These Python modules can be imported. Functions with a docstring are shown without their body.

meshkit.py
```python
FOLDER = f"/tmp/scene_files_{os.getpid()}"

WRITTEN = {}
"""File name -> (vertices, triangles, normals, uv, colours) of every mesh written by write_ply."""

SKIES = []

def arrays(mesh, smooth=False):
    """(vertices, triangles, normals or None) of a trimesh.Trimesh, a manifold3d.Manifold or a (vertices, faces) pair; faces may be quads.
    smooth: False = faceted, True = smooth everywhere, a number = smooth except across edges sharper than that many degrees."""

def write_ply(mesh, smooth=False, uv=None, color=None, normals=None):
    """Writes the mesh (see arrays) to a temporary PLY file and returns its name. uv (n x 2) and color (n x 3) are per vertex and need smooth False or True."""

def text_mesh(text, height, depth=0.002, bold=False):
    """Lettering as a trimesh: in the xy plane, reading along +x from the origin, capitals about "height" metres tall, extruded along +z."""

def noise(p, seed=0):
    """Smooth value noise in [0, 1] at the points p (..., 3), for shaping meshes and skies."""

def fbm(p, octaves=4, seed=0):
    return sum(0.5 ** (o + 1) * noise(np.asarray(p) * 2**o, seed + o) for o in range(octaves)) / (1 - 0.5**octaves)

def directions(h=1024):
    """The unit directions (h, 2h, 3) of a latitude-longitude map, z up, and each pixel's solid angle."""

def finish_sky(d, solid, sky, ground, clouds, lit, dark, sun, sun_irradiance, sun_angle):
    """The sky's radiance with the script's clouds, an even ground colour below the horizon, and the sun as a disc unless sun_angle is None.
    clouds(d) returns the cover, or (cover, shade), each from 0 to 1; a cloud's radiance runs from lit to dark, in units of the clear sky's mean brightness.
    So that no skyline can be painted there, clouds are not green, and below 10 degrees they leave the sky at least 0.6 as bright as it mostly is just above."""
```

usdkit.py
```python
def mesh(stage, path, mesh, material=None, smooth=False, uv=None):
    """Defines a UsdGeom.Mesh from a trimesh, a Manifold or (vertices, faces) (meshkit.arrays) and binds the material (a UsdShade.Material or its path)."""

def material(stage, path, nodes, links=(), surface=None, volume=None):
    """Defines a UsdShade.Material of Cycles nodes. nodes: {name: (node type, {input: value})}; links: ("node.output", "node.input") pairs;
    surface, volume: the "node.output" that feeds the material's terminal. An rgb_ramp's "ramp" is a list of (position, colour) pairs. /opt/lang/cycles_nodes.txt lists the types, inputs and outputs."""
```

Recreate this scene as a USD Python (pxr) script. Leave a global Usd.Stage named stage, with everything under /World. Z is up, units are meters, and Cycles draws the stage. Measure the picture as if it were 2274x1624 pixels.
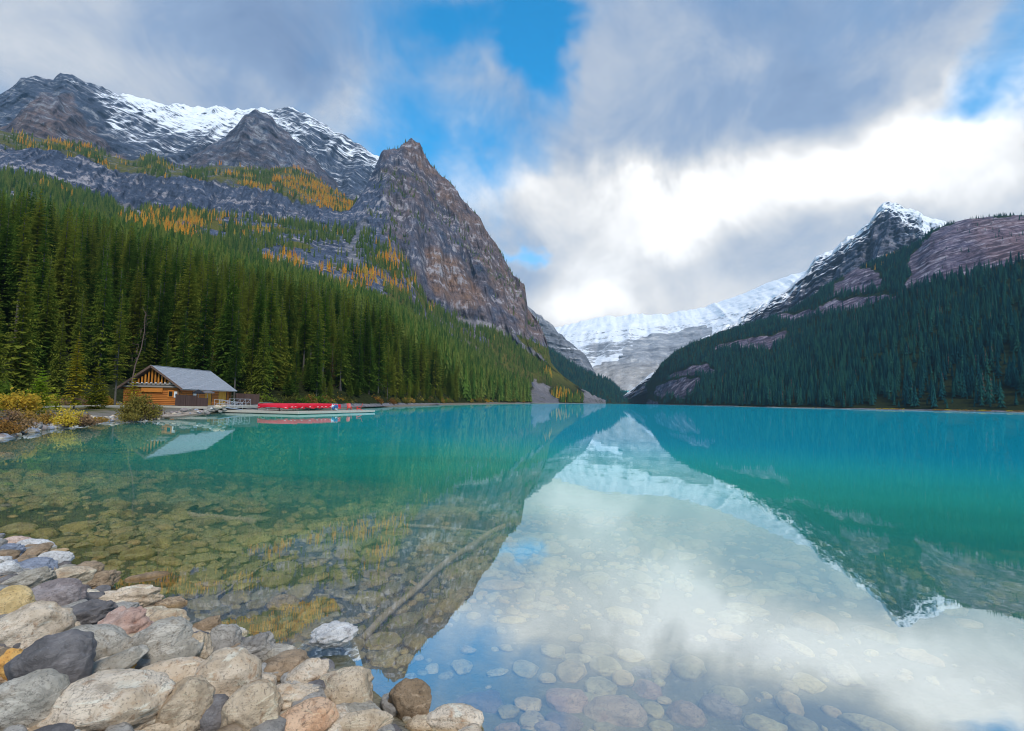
import math, random
import numpy as np, trimesh, usdkit, meshkit
from pxr import Usd, UsdGeom, UsdLux, UsdShade, Sdf, Gf, Vt
from scipy.spatial import cKDTree

stage = Usd.Stage.CreateInMemory()
UsdGeom.SetStageUpAxis(stage, "Z")
UsdGeom.Xform.Define(stage, "/World")
UsdGeom.Scope.Define(stage, "/World/Looks")

# ------------------------------------------------------------------ camera
W, H, FOC = 2274.0, 1624.0, 1150.0            # reference frame of the survey numbers below, and focal length in its pixels
PITCH, ROLL, EYE = 0.069, 0.0172, 2.2
_c, _s, _cp, _sp = math.cos(ROLL), math.sin(ROLL), math.cos(PITCH), math.sin(PITCH)
RIGHT = np.array([_c, -_s * _sp, _s * _cp]); UP = np.array([-_s, -_c * _sp, _c * _cp]); FWD = np.array([0, _cp, _sp])
CAM = np.array([0, 0, EYE])
cam = UsdGeom.Camera.Define(stage, "/World/camera")
cam.CreateHorizontalApertureAttr(36.0); cam.CreateVerticalApertureAttr(36.0 * 731 / 1024)
cam.CreateFocalLengthAttr(36.0 * FOC / W)
cam.CreateClippingRangeAttr(Gf.Vec2f(0.05, 60000))
_m = np.eye(4); _m[0, :3], _m[1, :3], _m[2, :3], _m[3, :3] = RIGHT, UP, -FWD, CAM
cam.AddTransformOp().Set(Gf.Matrix4d(*_m.ravel().tolist()))
cam.CreateExposureAttr(1.0)

# ------------------------------------------------------------------ node graph helper
class Ref(str): pass
class Graph:
    def __init__(self): self.nodes, self.links = {}, []
    def __call__(self, kind, out=None, **kw):
        name = f"n{len(self.nodes)}"; ins = {}
        for k, v in kw.items():
            if isinstance(v, Ref): self.links.append((str(v), f"{name}.{k}"))
            else: ins[k] = v
        self.nodes[name] = (kind, ins)
        outs = {"noise_texture": "fac", "math": "value", "vector_math": "vector", "mix": "color", "mix_color": "result", "mix_float": "result", "rgb_ramp": "color", "map_range": "result",
                "mapping": "vector", "principled_bsdf": "BSDF", "bump": "normal", "voronoi_texture": "distance", "geometry": "position", "mix_closure": "closure", "add_closure": "closure",
                "attribute": "fac", "separate_xyz": "x", "combine_xyz": "vector", "sky_texture": "color", "background_shader": "background", "translucent_bsdf": "BSDF", "diffuse_bsdf": "BSDF", "glossy_bsdf": "BSDF",
                "transparent_bsdf": "BSDF", "object_info": "random", "hsv": "color", "fresnel": "fac", "layer_weight": "facing", "wave_texture": "fac", "white_noise_texture": "value", "scatter_volume": "volume",
                "absorption_volume": "volume", "principled_volume": "volume", "texture_coordinate": "generated", "refraction_bsdf": "BSDF"}
        return Ref(f"{name}.{out or outs[kind]}")
    def o(self, ref, out): return Ref(ref.split(".")[0] + "." + out)
    def m(self, op, a, b=0.0, c=None, clamp=False):
        kw = dict(math_type=op, value1=a, value2=b, use_clamp=clamp)
        if c is not None: kw["value3"] = c
        return self("math", **kw)
    def step(self, x, lo, hi, a=0.0, b=1.0): return self("map_range", range_type="smoothstep", value=x, from_min=lo, from_max=hi, to_min=a, to_max=b)
    def lerp(self, fac, a, b): return self("mix_color", fac=fac, a=a, b=b)
    def mul(self, fac, a, b): return self("mix_color", blend_type="multiply", fac=fac, a=a, b=b)
    def noise(self, vec, scale, detail=4.0, rough=0.55, dist=0.0, out="fac"): return self("noise_texture", out=out, vector=vec, scale=scale, detail=detail, roughness=rough, distortion=dist)
    def scalev(self, vec, s, rot=(0, 0, 0)): return self("mapping", vector=vec, scale=s, rotation=rot)
    def build(self, name, surface=None, volume=None): return usdkit.material(stage, "/World/Looks/" + name, self.nodes, self.links, surface=surface, volume=volume)

def raydir(px, py):
    x, y = (np.asarray(px, float) - W / 2) / FOC, (H / 2 - np.asarray(py, float)) / FOC
    d = x[..., None] * RIGHT + y[..., None] * UP + FWD
    return d / np.linalg.norm(d, axis=-1, keepdims=True)
def at_range(px, py, rng):                     # point seen at (px, py) whose horizontal distance is rng
    d = raydir(px, py); return CAM + d * (np.asarray(rng, float) / np.hypot(d[..., 0], d[..., 1]))[..., None]
def at_z(px, py, z=0.0):
    d = raydir(px, py); return CAM + d * ((z - EYE) / d[..., 2])[..., None]
def project(P):
    q = np.asarray(P, float) - CAM; w = q @ FWD
    return W / 2 + FOC * (q @ RIGHT) / w, H / 2 - FOC * (q @ UP) / w

# ------------------------------------------------------------------ sky and sun
SUN_AZ, SUN_EL = math.radians(155), math.radians(48)     # azimuth from +y towards +x
sun_dir = np.array([math.sin(SUN_AZ) * math.cos(SUN_EL), math.cos(SUN_AZ) * math.cos(SUN_EL), math.sin(SUN_EL)])
SKY_STRENGTH = 0.12
def sky_material():
    g = Graph()
    d = g("texture_coordinate")
    sky = g("sky_texture", sky_type="single_scattering", sun_disc=False, sun_elevation=SUN_EL, sun_rotation=SUN_AZ, altitude=1700.0, air_density=1.0, aerosol_density=0.6, ozone_density=2.0)
    sx = g("separate_xyz", vector=d); z = g.o(sx, "z")
    den = g.m("add", g.m("maximum", z, 0.0), 0.22)
    flat = g("combine_xyz", x=g.m("divide", g.o(sx, "x"), den), y=g.m("divide", g.o(sx, "y"), den), z=0.0)
    warp = g.noise(d, 2.6, 5.0, 0.6, 0.3, out="color")
    warp2 = g("vector_math", math_type="multiply_add", vector1=warp, vector2=(0.34, 0.34, 0.30), vector3=(-0.17, -0.17, -0.15))
    dw = g("vector_math", math_type="add", vector1=d, vector2=warp2)
    streak = g.noise(g.scalev(flat, (1.0, 0.55, 1.0), (0, 0, 0.35)), 2.3, 6.0, 0.56, 0.4)
    fine = g.noise(d, 6.0, 8.0, 0.62, 0.5)
    # (px, py, half width px, half height px, cover, brightness): clouds and gaps of this sky, by direction
    blobs = [(130, 60, 380, 150, .35, .12), (600, 100, 190, 110, .35, -.26), (480, 250, 260, 80, .3, .10), (690, 60, 90, 60, -.25, .0), (780, 270, 160, 90, -.05, .15), (880, 180, 200, 150, -.12, .02), (2050, 215, 110, 45, -.45, .2),
             (1235, 170, 60, 110, -.95, 0), (1130, 75, 150, 50, -.55, 0), (940, 60, 120, 60, -.25, .05), (990, 320, 180, 130, -.24, .22), (1100, 410, 150, 50, .0, .35), (1130, 545, 55, 16, -.5, .2), (1250, 640, 150, 90, .9, .33),
             (1560, 240, 380, 190, .22, .03), (1880, 110, 400, 180, .22, .0), (1750, 190, 130, 60, .15, -.06), (2030, 40, 120, 60, .2, .1), (2150, 190, 130, 60, -.35, .3), (2260, 40, 90, 90, -.6, .2),
             (1400, 480, 330, 85, .6, .52), (1700, 430, 330, 90, .4, .30), (2120, 290, 240, 120, .5, .36), (1400, 640, 300, 110, .6, .26), (1950, 440, 520, 130, .5, .22), (1420, 720, 400, 120, .7, .33)]
    C, B = None, None
    for px, py, rx, ry, cov, br in blobs:
        c = raydir(np.float64(px), np.float64(py)); sx_, sz_ = rx / FOC, ry / FOC
        q = g("vector_math", math_type="subtract", vector1=dw, vector2=tuple(c))
        q = g("vector_math", math_type="multiply", vector1=q, vector2=(1 / sx_, 1 / max(sx_, sz_), 1 / sz_))
        f = g.step(g("vector_math", out="value", math_type="length", vector1=q), 1.45, 0.2)
        C = g.m("multiply_add", f, cov, 0.0 if C is None else C); B = g.m("multiply_add", f, br, 0.0 if B is None else B)
    cover = g.m("add", g.m("multiply_add", streak, 1.3, -0.12), C)
    cover = g.step(g.m("multiply_add", fine, 0.6, g.m("add", cover, -0.30)), -0.10, 0.85)
    bright = g.m("add", g.m("multiply_add", streak, 0.5, 0.10), g.m("multiply_add", fine, 0.8, g.m("add", B, -0.15)))
    k = 1.0 / SKY_STRENGTH
    ramp = g("rgb_ramp", fac=g.m("multiply", bright, 0.7), ramp=[(0.0, (.13, .19, .35)), (0.20, (.18, .275, .46)), (0.40, (.28, .39, .58)), (0.60, (.56, .61, .69)), (0.78, (.86, .858, .855)), (1.0, (1.32, 1.30, 1.27))])
    cloud = g("vector_math", math_type="scale", vector1=ramp, scale=0.53 * k)
    blue = g("mix_color", blend_type="multiply", fac=1.0, a=sky, b=(0.06, 0.98, 1.22), use_clamp=False)
    col = g("mix_color", fac=cover, a=blue, b=cloud, use_clamp=False)
    bg = g("background_shader", color=col, strength=SKY_STRENGTH)
    return g.build("sky_look", surface=bg)
dome = UsdLux.DomeLight.Define(stage, "/World/sky")
dome.CreateIntensityAttr(1.0)
UsdShade.MaterialBindingAPI.Apply(dome.GetPrim()).Bind(sky_material())
dome.GetPrim().SetCustomDataByKey("kind", "structure")
sun = UsdLux.DistantLight.Define(stage, "/World/sun")
sun.CreateIntensityAttr(0.4); sun.CreateAngleAttr(14.0); sun.CreateNormalizeAttr(True); sun.CreateColorAttr(Gf.Vec3f(1.0, 0.95, 0.88))
_q = np.array([0, 0, 1.0]); _ax = np.cross(_q, sun_dir); _ang = math.degrees(math.acos(_q @ sun_dir))
sun.AddTransformOp().Set(Gf.Matrix4d().SetRotate(Gf.Rotation(Gf.Vec3d(*map(float, _ax)), _ang)))

# ------------------------------------------------------------------ scene helpers
_used = {}
def numbered(parent, name):
    k = f"{parent}/{name}"; n = _used.get(k, 0); _used[k] = n + 1
    return k if n == 0 else f"{k}_{n:03d}"
def tag(p, label=None, cat=None, group=None, kind=None):
    p = p.GetPrim() if hasattr(p, "GetPrim") else p
    for k, v in (("label", label), ("category", cat), ("group", group), ("kind", kind)):
        if v: p.SetCustomDataByKey(k, v)
    return p
def mesh(name, m, mat, parent="/World", smooth=False, attrs=None, **tags):
    parent = parent if isinstance(parent, str) else str(parent.GetPath())
    p = usdkit.mesh(stage, numbered(parent, name), m, mat, smooth=smooth)
    for k, v in (attrs or {}).items():
        UsdGeom.PrimvarsAPI(p).CreatePrimvar(k, Sdf.ValueTypeNames.FloatArray, "vertex").Set(Vt.FloatArray.FromNumpy(np.asarray(v, np.float32)))
    tag(p, **tags); return p.GetPrim()
def thing(name, label, cat, loc=(0, 0, 0), rz=0.0, group=None, scale=None, rot=None, parent="/World"):
    x = UsdGeom.Xform.Define(stage, numbered(parent, name))
    x.AddTranslateOp().Set(Gf.Vec3d(*map(float, loc)))
    if rot is not None: x.AddRotateXYZOp().Set(Gf.Vec3f(*map(float, rot)))
    else: x.AddRotateZOp().Set(float(math.degrees(rz)))
    if scale is not None: x.AddScaleOp().Set(Gf.Vec3f(*([float(scale)] * 3 if np.ndim(scale) == 0 else map(float, scale))))
    tag(x, label, cat, group); return x.GetPrim()
def copy_of(proto, name, label, cat, loc, rz=0.0, group=None, scale=None, rot=None):
    t = thing(name, label, cat, loc, rz, group, scale, rot)
    t.GetReferences().AddInternalReference(Sdf.Path(proto)); t.SetInstanceable(True); return t
UsdGeom.Scope.Define(stage, "/World/Prototypes")
def proto_class(name):
    p = stage.CreateClassPrim("/World/Prototypes/" + name); p.SetTypeName("Xform"); return p

def box(x0, x1, y0, y1, z0, z1):
    m = trimesh.creation.box([x1 - x0, y1 - y0, z1 - z0]); m.apply_translation([(x0 + x1) / 2, (y0 + y1) / 2, (z0 + z1) / 2]); return m
def bar(a, b, w, h=None, sides=None):
    """a straight bar from a to b: round (radius w) with sides, else w wide and h high"""
    a, b = np.asarray(a, float), np.asarray(b, float); d = b - a; L = np.linalg.norm(d)
    m = trimesh.creation.cylinder(radius=w, height=L, sections=sides) if sides else trimesh.creation.box([w, h or w, L])
    z = d / L; x = np.cross([0, 0, 1.0] if abs(z[2]) < .99 else [0, 1.0, 0], z); x /= np.linalg.norm(x); y = np.cross(z, x)
    T = np.eye(4); T[:3, 0], T[:3, 1], T[:3, 2], T[:3, 3] = x, y, z, (a + b) / 2
    m.apply_transform(T); return m
cat_ = trimesh.util.concatenate
def taper_tube(points, radii, sides=6):
    p = np.asarray(points, float); r = np.broadcast_to(radii, (len(p),)); t = np.gradient(p, axis=0); t /= np.linalg.norm(t, axis=1, keepdims=True) + 1e-9
    a = np.cross(t, np.where(np.abs(t[:, 2:]) < .9, [0, 0, 1.0], [1.0, 0, 0])); a /= np.linalg.norm(a, axis=1, keepdims=True); b = np.cross(t, a)
    an = np.arange(sides) * 2 * np.pi / sides
    v = p[:, None] + r[:, None, None] * (np.cos(an)[None, :, None] * a[:, None] + np.sin(an)[None, :, None] * b[:, None])
    f = []
    for i in range(len(p) - 1):
        for j in range(sides):
            q, k = i * sides + j, i * sides + (j + 1) % sides
            f += [(q, k, k + sides), (q, k + sides, q + sides)]
    v = np.vstack([v.reshape(-1, 3), p[:1], p[-1:]]); n = len(p) * sides
    for j in range(sides):
        f.append((n, (j + 1) % sides, j)); f.append((n + 1, n - sides + j, n - sides + (j + 1) % sides))
    return trimesh.Trimesh(v, np.array(f), process=False)
# ------------------------------------------------------------------ shoreline, lake bed and ground
SHORE = np.array([(12, -8), (8, -.8), (3, 1.9), (.9, 3.05), (.2, 3.3), (-.55, 3.6), (-1.03, 4.1), (-2.1, 4.55), (-3.3, 5.15), (-4.6, 6.0), (-5.9, 6.9), (-7.9, 8.0), (-13.5, 10.8), (-19, 15.0), (-23.5, 20.0), (-24.6, 23.8), (-26.2, 27.5), (-29.2, 33.4), (-32.1, 39), (-33.2, 42),
    (-32.5, 46), (-35.2, 54.5), (-38, 65), (-41, 72), (-43, 80), (-40, 90), (-36.5, 110), (-36, 138), (-33, 230), (0, 450), (22, 600), (95, 900), (180, 1200), (330, 1700), (405, 1900), (500, 1960), (440, 1500), (370, 1000), (345, 700), (372, 560), (402, 480), (425, 430), (440, 350), (450, 200), (430, 50), (300, -100), (100, -60)], float)
from shapely.geometry import Polygon
import shapely
LAKE = Polygon(SHORE)
def shore_dist(x, y):
    """metres to the shoreline, positive over water"""
    pts = shapely.points(np.ravel(x), np.ravel(y)); d = shapely.distance(LAKE.exterior, pts)
    return np.where(shapely.contains(LAKE, pts), d, -d).reshape(np.shape(x))
def ground_z(x, y):
    d = shore_dist(x, y)
    wet = -np.interp(d, [0, .5, 1.5, 4, 8, 14, 22, 35, 70], [0, .10, .24, .48, .85, 1.5, 2.6, 5, 9])
    dry = np.interp(-d, [0, .6, 2, 4, 8, 30, 400], [0, .16, .46, .60, .66, 1.0, 8])
    p = np.stack([np.asarray(x, float), np.asarray(y, float), np.zeros(np.shape(x))], -1)
    rough = (meshkit.fbm(p / 1.7, 3, 5) - .5) * np.clip(np.abs(d) * .12, 0, .12) + (meshkit.fbm(p / 6.0, 3, 9) - .5) * np.clip(np.abs(d) * .05, 0, .5)
    return np.where(d > 0, wet, dry) + rough

def ground_material():
    g = Graph(); pos = g("geometry"); z = g.o(g("separate_xyz", vector=pos), "z")
    n1, n2, n3 = g.noise(pos, .55, 5.0), g.noise(pos, 3.5, 5.0, .65), g.noise(pos, 14.0, 4.0, .7)
    silt = g.lerp(n2, (.12, .11, .045), (.29, .255, .12)); silt = g.lerp(g.m("multiply", g.step(n1, .50, .66), .7), silt, (.07, .062, .035))
    silt = g.lerp(g.step(n3, .55, .72), silt, (.34, .30, .19))
    deep = g.lerp(n1, (.22, .40, .36), (.30, .48, .43))
    c = g.lerp(g.step(z, -.9, -3.4), silt, deep)
    stony = g.lerp(n3, (.07, .06, .05), (.30, .27, .23))
    grass = g.lerp(n2, (.07, .06, .02), (.25, .16, .035)); grass = g.lerp(g.step(n1, .45, .65), grass, (.05, .07, .018))
    land = g.lerp(g.step(g.m("multiply_add", n1, .5, z), .75, 1.05), stony, grass)
    c = g.lerp(g.step(z, -.05, .06), c, land)
    b = g("bump", height=g.m("add", n2, n3), strength=.6, distance=.06)
    return g.build("ground_look", surface=g("diffuse_bsdf", color=c, normal=b))
def polar_ground():
    az = np.radians(np.concatenate([np.arange(-180, -62, 4.0), np.linspace(-62, 62, 620), np.arange(66, 181, 4.0)]))
    r = np.concatenate([[0.3], np.geomspace(1.2, 60, 300), np.geomspace(62, 900, 90), [1300, 2000, 3500, 5300]])
    A, R = np.meshgrid(az, r); x, y = R * np.sin(A), R * np.cos(A); z = ground_z(x, y)
    z = np.where(R > 2300, np.minimum(z, 2), z)
    n, m = A.shape; i, j = np.meshgrid(np.arange(n - 1), np.arange(m - 1), indexing="ij"); a = (i * m + j).ravel()
    f = np.stack([a, a + 1, a + m + 1, a + m], 1)
    return np.stack([x, y, z], -1).reshape(-1, 3), f[:, ::-1]
G_GROUND = ground_material()
mesh("lake_bed_and_shore_ground", polar_ground(), G_GROUND, smooth=True, kind="structure", label="stony shore and pebbly lake bed running down under the clear water")

# ------------------------------------------------------------------ water
def water_material():
    g = Graph(); pos = g("geometry")
    w1 = g.noise(g.scalev(pos, (.35, 1.0, 1.0)), .9, 3.0, .5); w2 = g.noise(g.scalev(pos, (.5, 1.0, 1.0)), 5.0, 2.0, .5)
    w3 = g.noise(g.scalev(pos, (.05, .22, 1.0)), 1.0, 4.0, .6)
    b = g("bump", height=g.m("multiply_add", w2, .12, w1), strength=.035, distance=.05)
    gl = g("glossy_bsdf", color=(.90, .96, 1.0), roughness=.012, normal=b)
    tr = g("transparent_bsdf", color=(1, 1, 1))
    deep = g("attribute", attribute="deep")       # metres from the shore: the glacial silt hangs thicker over the deep
    milk = g.m("multiply", g.step(g.m("multiply_add", w3, 8.0, g.m("add", deep, -4.0)), .5, 21.0), .93)
    body = g("mix_closure", fac=milk, closure1=tr, closure2=g("diffuse_bsdf", color=g.lerp(g.step(deep, 4.0, 30.0), (.045, .60, .35), (.002, .46, .60))))
    f = g("layer_weight", blend=.5, normal=b)
    fac = g("rgb_ramp", fac=f, ramp=[(0, (.04,) * 3), (.30, (.18,) * 3), (.40, (.28,) * 3), (.48, (.42,) * 3), (.56, (.54,) * 3), (.63, (.61,) * 3), (.70, (.57,) * 3), (.80, (.51,) * 3), (.88, (.56,) * 3), (.94, (.69,) * 3), (1.0, (.72,) * 3)])
    s = g("mix_closure", fac=g("rgb_to_bw" , out="val", color=fac), closure1=body, closure2=gl)
    v = g("add_closure", closure1=g("scatter_volume", color=(.06, .97, .93), density=.11, anisotropy=0.0), closure2=g("absorption_volume", color=(.0, .90, .80), density=.11))
    return g.build("lake_water_look", surface=s, volume=v)
def water_mesh():
    az = np.radians(np.concatenate([np.arange(-180, -64, 6.0), np.linspace(-62, 62, 260), np.arange(66, 180, 6.0)])); r = np.concatenate([np.geomspace(.8, 80, 150), np.geomspace(90, 2250, 50)])
    A, R_ = np.meshgrid(az, r); x, y = R_ * np.sin(A), R_ * np.cos(A); n, m = A.shape
    V = np.vstack([np.stack([x, y, x * 0], -1).reshape(-1, 3), [[0, 0, 0]], np.column_stack([x[-1], y[-1], np.full(m, -14.0)]), [[0, 0, -14.0]]]); F = []
    c0, b0, c1_ = n * m, n * m + 1, n * m + 1 + m; j = np.arange(m); k = (j + 1) % m
    i = np.arange(n - 1)[:, None] * m
    q = np.stack([i + j, i + k, i + m + k, i + m + j], -1).reshape(-1, 4); F += [q[:, [0, 2, 1]], q[:, [0, 3, 2]]]
    F += [np.column_stack([np.full(m, c0), j, k])[:, [0, 1, 2]], np.column_stack([(n - 1) * m + j, b0 + j, b0 + k])[:, [0, 2, 1]], np.column_stack([(n - 1) * m + j, (n - 1) * m + k, b0 + k])[:, [0, 2, 1]][:, [0, 2, 1]], np.column_stack([np.full(m, c1_), b0 + k, b0 + j])]
    t = trimesh.Trimesh(V, np.vstack(F), process=False); t.fix_normals()
    return (t.vertices, t.faces), np.clip(shore_dist(V[:, 0], V[:, 1]), 0, 200)
WM, WDEEP = water_mesh()
mesh("lake_water", WM, water_material(), kind="structure", label="clear turquoise lake water mirroring the mountains and clouds", attrs={"deep": WDEEP})

# ------------------------------------------------------------------ mountains: terrain lofted between surveyed lines, each at its own distance
def line(pts, xs):
    a = np.array([p[:3] for p in pts], float); return np.interp(xs, a[:, 0], a[:, 1]), np.interp(xs, a[:, 0], a[:, 2])
def rid(p, octv, seed): return 1 - np.abs(2 * meshkit.fbm(p, octv, seed) - 1)
def loft(lines, xs, rows):
    """lines: lists of (px, py, range) or, with 'z' first, (px, z, range); rows[i] rows from line i to i+1. Returns points (R, C, 3) and the line parameter (R,)"""
    P = []
    for ln in lines:
        if ln[0] == "z":
            z, r = line(ln[1:], xs); d = raydir(xs, np.full_like(xs, 890.0)); h = d[:, :2] / np.linalg.norm(d[:, :2], axis=1, keepdims=True)
            P.append(np.column_stack([h * r[:, None], z]))
        else:
            y, r = line(ln, xs); P.append(at_range(xs, y, r))
    out, par = [], []
    for i, n in enumerate(rows):
        for k in range(n): out.append(P[i] + (P[i + 1] - P[i]) * (k / n)); par.append(i + k / n)
    out.append(P[-1]); par.append(len(rows)); return np.array(out), np.array(par)
def grid_faces(n, m):
    i, j = np.meshgrid(np.arange(n - 1), np.arange(m - 1), indexing="ij"); a = (i * m + j).ravel()
    return np.stack([a, a + 1, a + m + 1, a + m], 1)
def radial(P):
    d = P[..., :2] / np.linalg.norm(P[..., :2], axis=-1, keepdims=True); return np.concatenate([d, np.zeros(d.shape[:-1] + (1,))], -1)
def smoothstep(x, a, b):
    t = np.clip((x - a) / (b - a), 0, 1); return t * t * (3 - 2 * t)
from scipy.ndimage import gaussian_filter
def in_poly(px, py, pts, soft=2.2, jit=9.0):
    """soft edged, ragged patch of ground outlined by survey points"""
    j = np.stack([px / 16, py / 16, px * 0], -1); qx, qy = px + (meshkit.fbm(j, 4, 5) - .5) * 4 * jit, py + (meshkit.fbm(j, 4, 6) - .5) * 3 * jit
    m = hard_poly(qx, qy, pts).astype(float)
    return gaussian_filter(m, soft) if m.ndim == 2 else m
def hard_poly(px, py, pts):
    return shapely.contains_xy(Polygon(pts), px.ravel(), py.ravel()).reshape(px.shape)
def side(P, azdeg):                            # metres to the right, across the view at this azimuth
    a = math.radians(azdeg); return P[..., 0] * math.cos(a) - P[..., 1] * math.sin(a)

def rock_material(name, cold, warm, pale, azdeg, dip, strata=14.0, streak=9.0, vegc=(.045, .065, .018), vegc2=(.17, .14, .03), bump=6.0, snowc=(.90, .91, .94), contrast=.5, bedw=1.0, snowvar=3.0):
    """bedded rock; mesh primvars: snow, veg, warm, scree say where each kind of ground lies"""
    g = Graph(); pos = g("geometry"); a = math.radians(azdeg)
    s = g("vector_math", out="value", math_type="dot_product", vector1=pos, vector2=(math.cos(a), -math.sin(a), 0))
    t = g("vector_math", out="value", math_type="dot_product", vector1=pos, vector2=(math.sin(a), math.cos(a), 0))
    z = g.o(g("separate_xyz", vector=pos), "z")
    q = g.m("multiply_add", s, math.tan(dip), z)                     # coordinate across the beds
    bed = g("combine_xyz", x=g.m("multiply", s, .12), y=g.m("multiply", t, .12), z=q)
    col = g("combine_xyz", x=s, y=t, z=g.m("multiply", z, .22))       # coordinate down the cliff
    big = g.noise(pos, 1 / 170.0, 6.0, .6); beds = g.noise(bed, 1 / strata, 5.0, .62, .3); cols = g.noise(col, 1 / streak, 5.0, .66, .3); grit = g.noise(pos, 1 / 5.0, 5.0, .7); mid = g.noise(pos, 1 / 38.0, 5.0, .6)
    wf = g.m("add", g("attribute", attribute="warm"), g.m("multiply_add", mid, 1.3, -.75), clamp=True)
    c = g.lerp(g.step(big, .35, .65), cold, tuple(.72 * v for v in cold))
    c = g.lerp(wf, c, warm); c = g.lerp(g.step(g.m("multiply_add", cols, .6, g.m("multiply", beds, .4)), .51, .62), c, pale)
    dark = g.m("add", g.m("multiply", g.step(beds, .49, .41), contrast * bedw), g.m("multiply", g.step(cols, .485, .40), contrast), clamp=True)
    c = g.lerp(g.m("multiply", dark, .75), c, tuple(.22 * v for v in cold))
    fcol = g.noise(g("combine_xyz", x=s, y=t, z=g.m("multiply", z, .4)), 1 / 5.0, 5.0, .72, .5); fbed = g.noise(bed, 1 / 4.5, 4.0, .7, .4)
    c = g.lerp(g.m("multiply", g.step(g.m("multiply_add", fcol, .6, g.m("multiply", fbed, .4)), .475, .40), .62), c, tuple(.16 * v for v in cold))
    c = g.lerp(g.m("multiply", g.step(fcol, .57, .66), .30), c, pale)
    sc = g.m("add", g("attribute", attribute="scree"), g.m("multiply_add", grit, .5, g.m("multiply_add", mid, .9, -.70)), clamp=True)
    c = g.lerp(g.m("multiply", g.step(sc, .30, .75), .85), c, g.lerp(g.m("multiply_add", fcol, .6, g.m("multiply", mid, .4)), (.09, .088, .10), (.36, .33, .33)))
    vf = g.step(g.m("add", g("attribute", attribute="veg"), g.m("multiply_add", g.m("add", mid, grit), .55, -.55)), .42, .60)
    vc = g.lerp(g.step(z, 15.0, 70.0), (.028, .034, .014), g.lerp(g.noise(pos, 1 / 24.0, 4.0, .6), vegc, vegc2))
    c = g.lerp(vf, c, vc)
    up = g.o(g("separate_xyz", vector=g("geometry", out="normal")), "z")
    sn = g.m("add", g("attribute", attribute="snow"), g.m("add", g.m("multiply_add", g.m("multiply_add", beds, .26, g.m("multiply_add", fbed, .34, g.m("multiply_add", mid, .26, g.m("multiply", big, .22)))), snowvar, -.54 * snowvar), g.m("multiply_add", up, .28, -.12)))
    c = g.lerp(g.step(sn, .40, .62), c, snowc)
    h = g.m("multiply_add", cols, 1.0, g.m("multiply_add", beds, bedw, g.m("multiply", grit, .5)))
    b = g("bump", height=h, strength=.85, distance=bump)
    return g.build(name, surface=g("diffuse_bsdf", color=c, normal=b))

def terrain(name, P, mat, label, **attrs):
    R, C = P.shape[:2]
    mesh(name, (P.reshape(-1, 3), grid_faces(R, C)), mat, smooth=True, kind="structure", label=label, attrs={k: np.broadcast_to(v, (R, C)).ravel() for k, v in attrs.items()})

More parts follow.
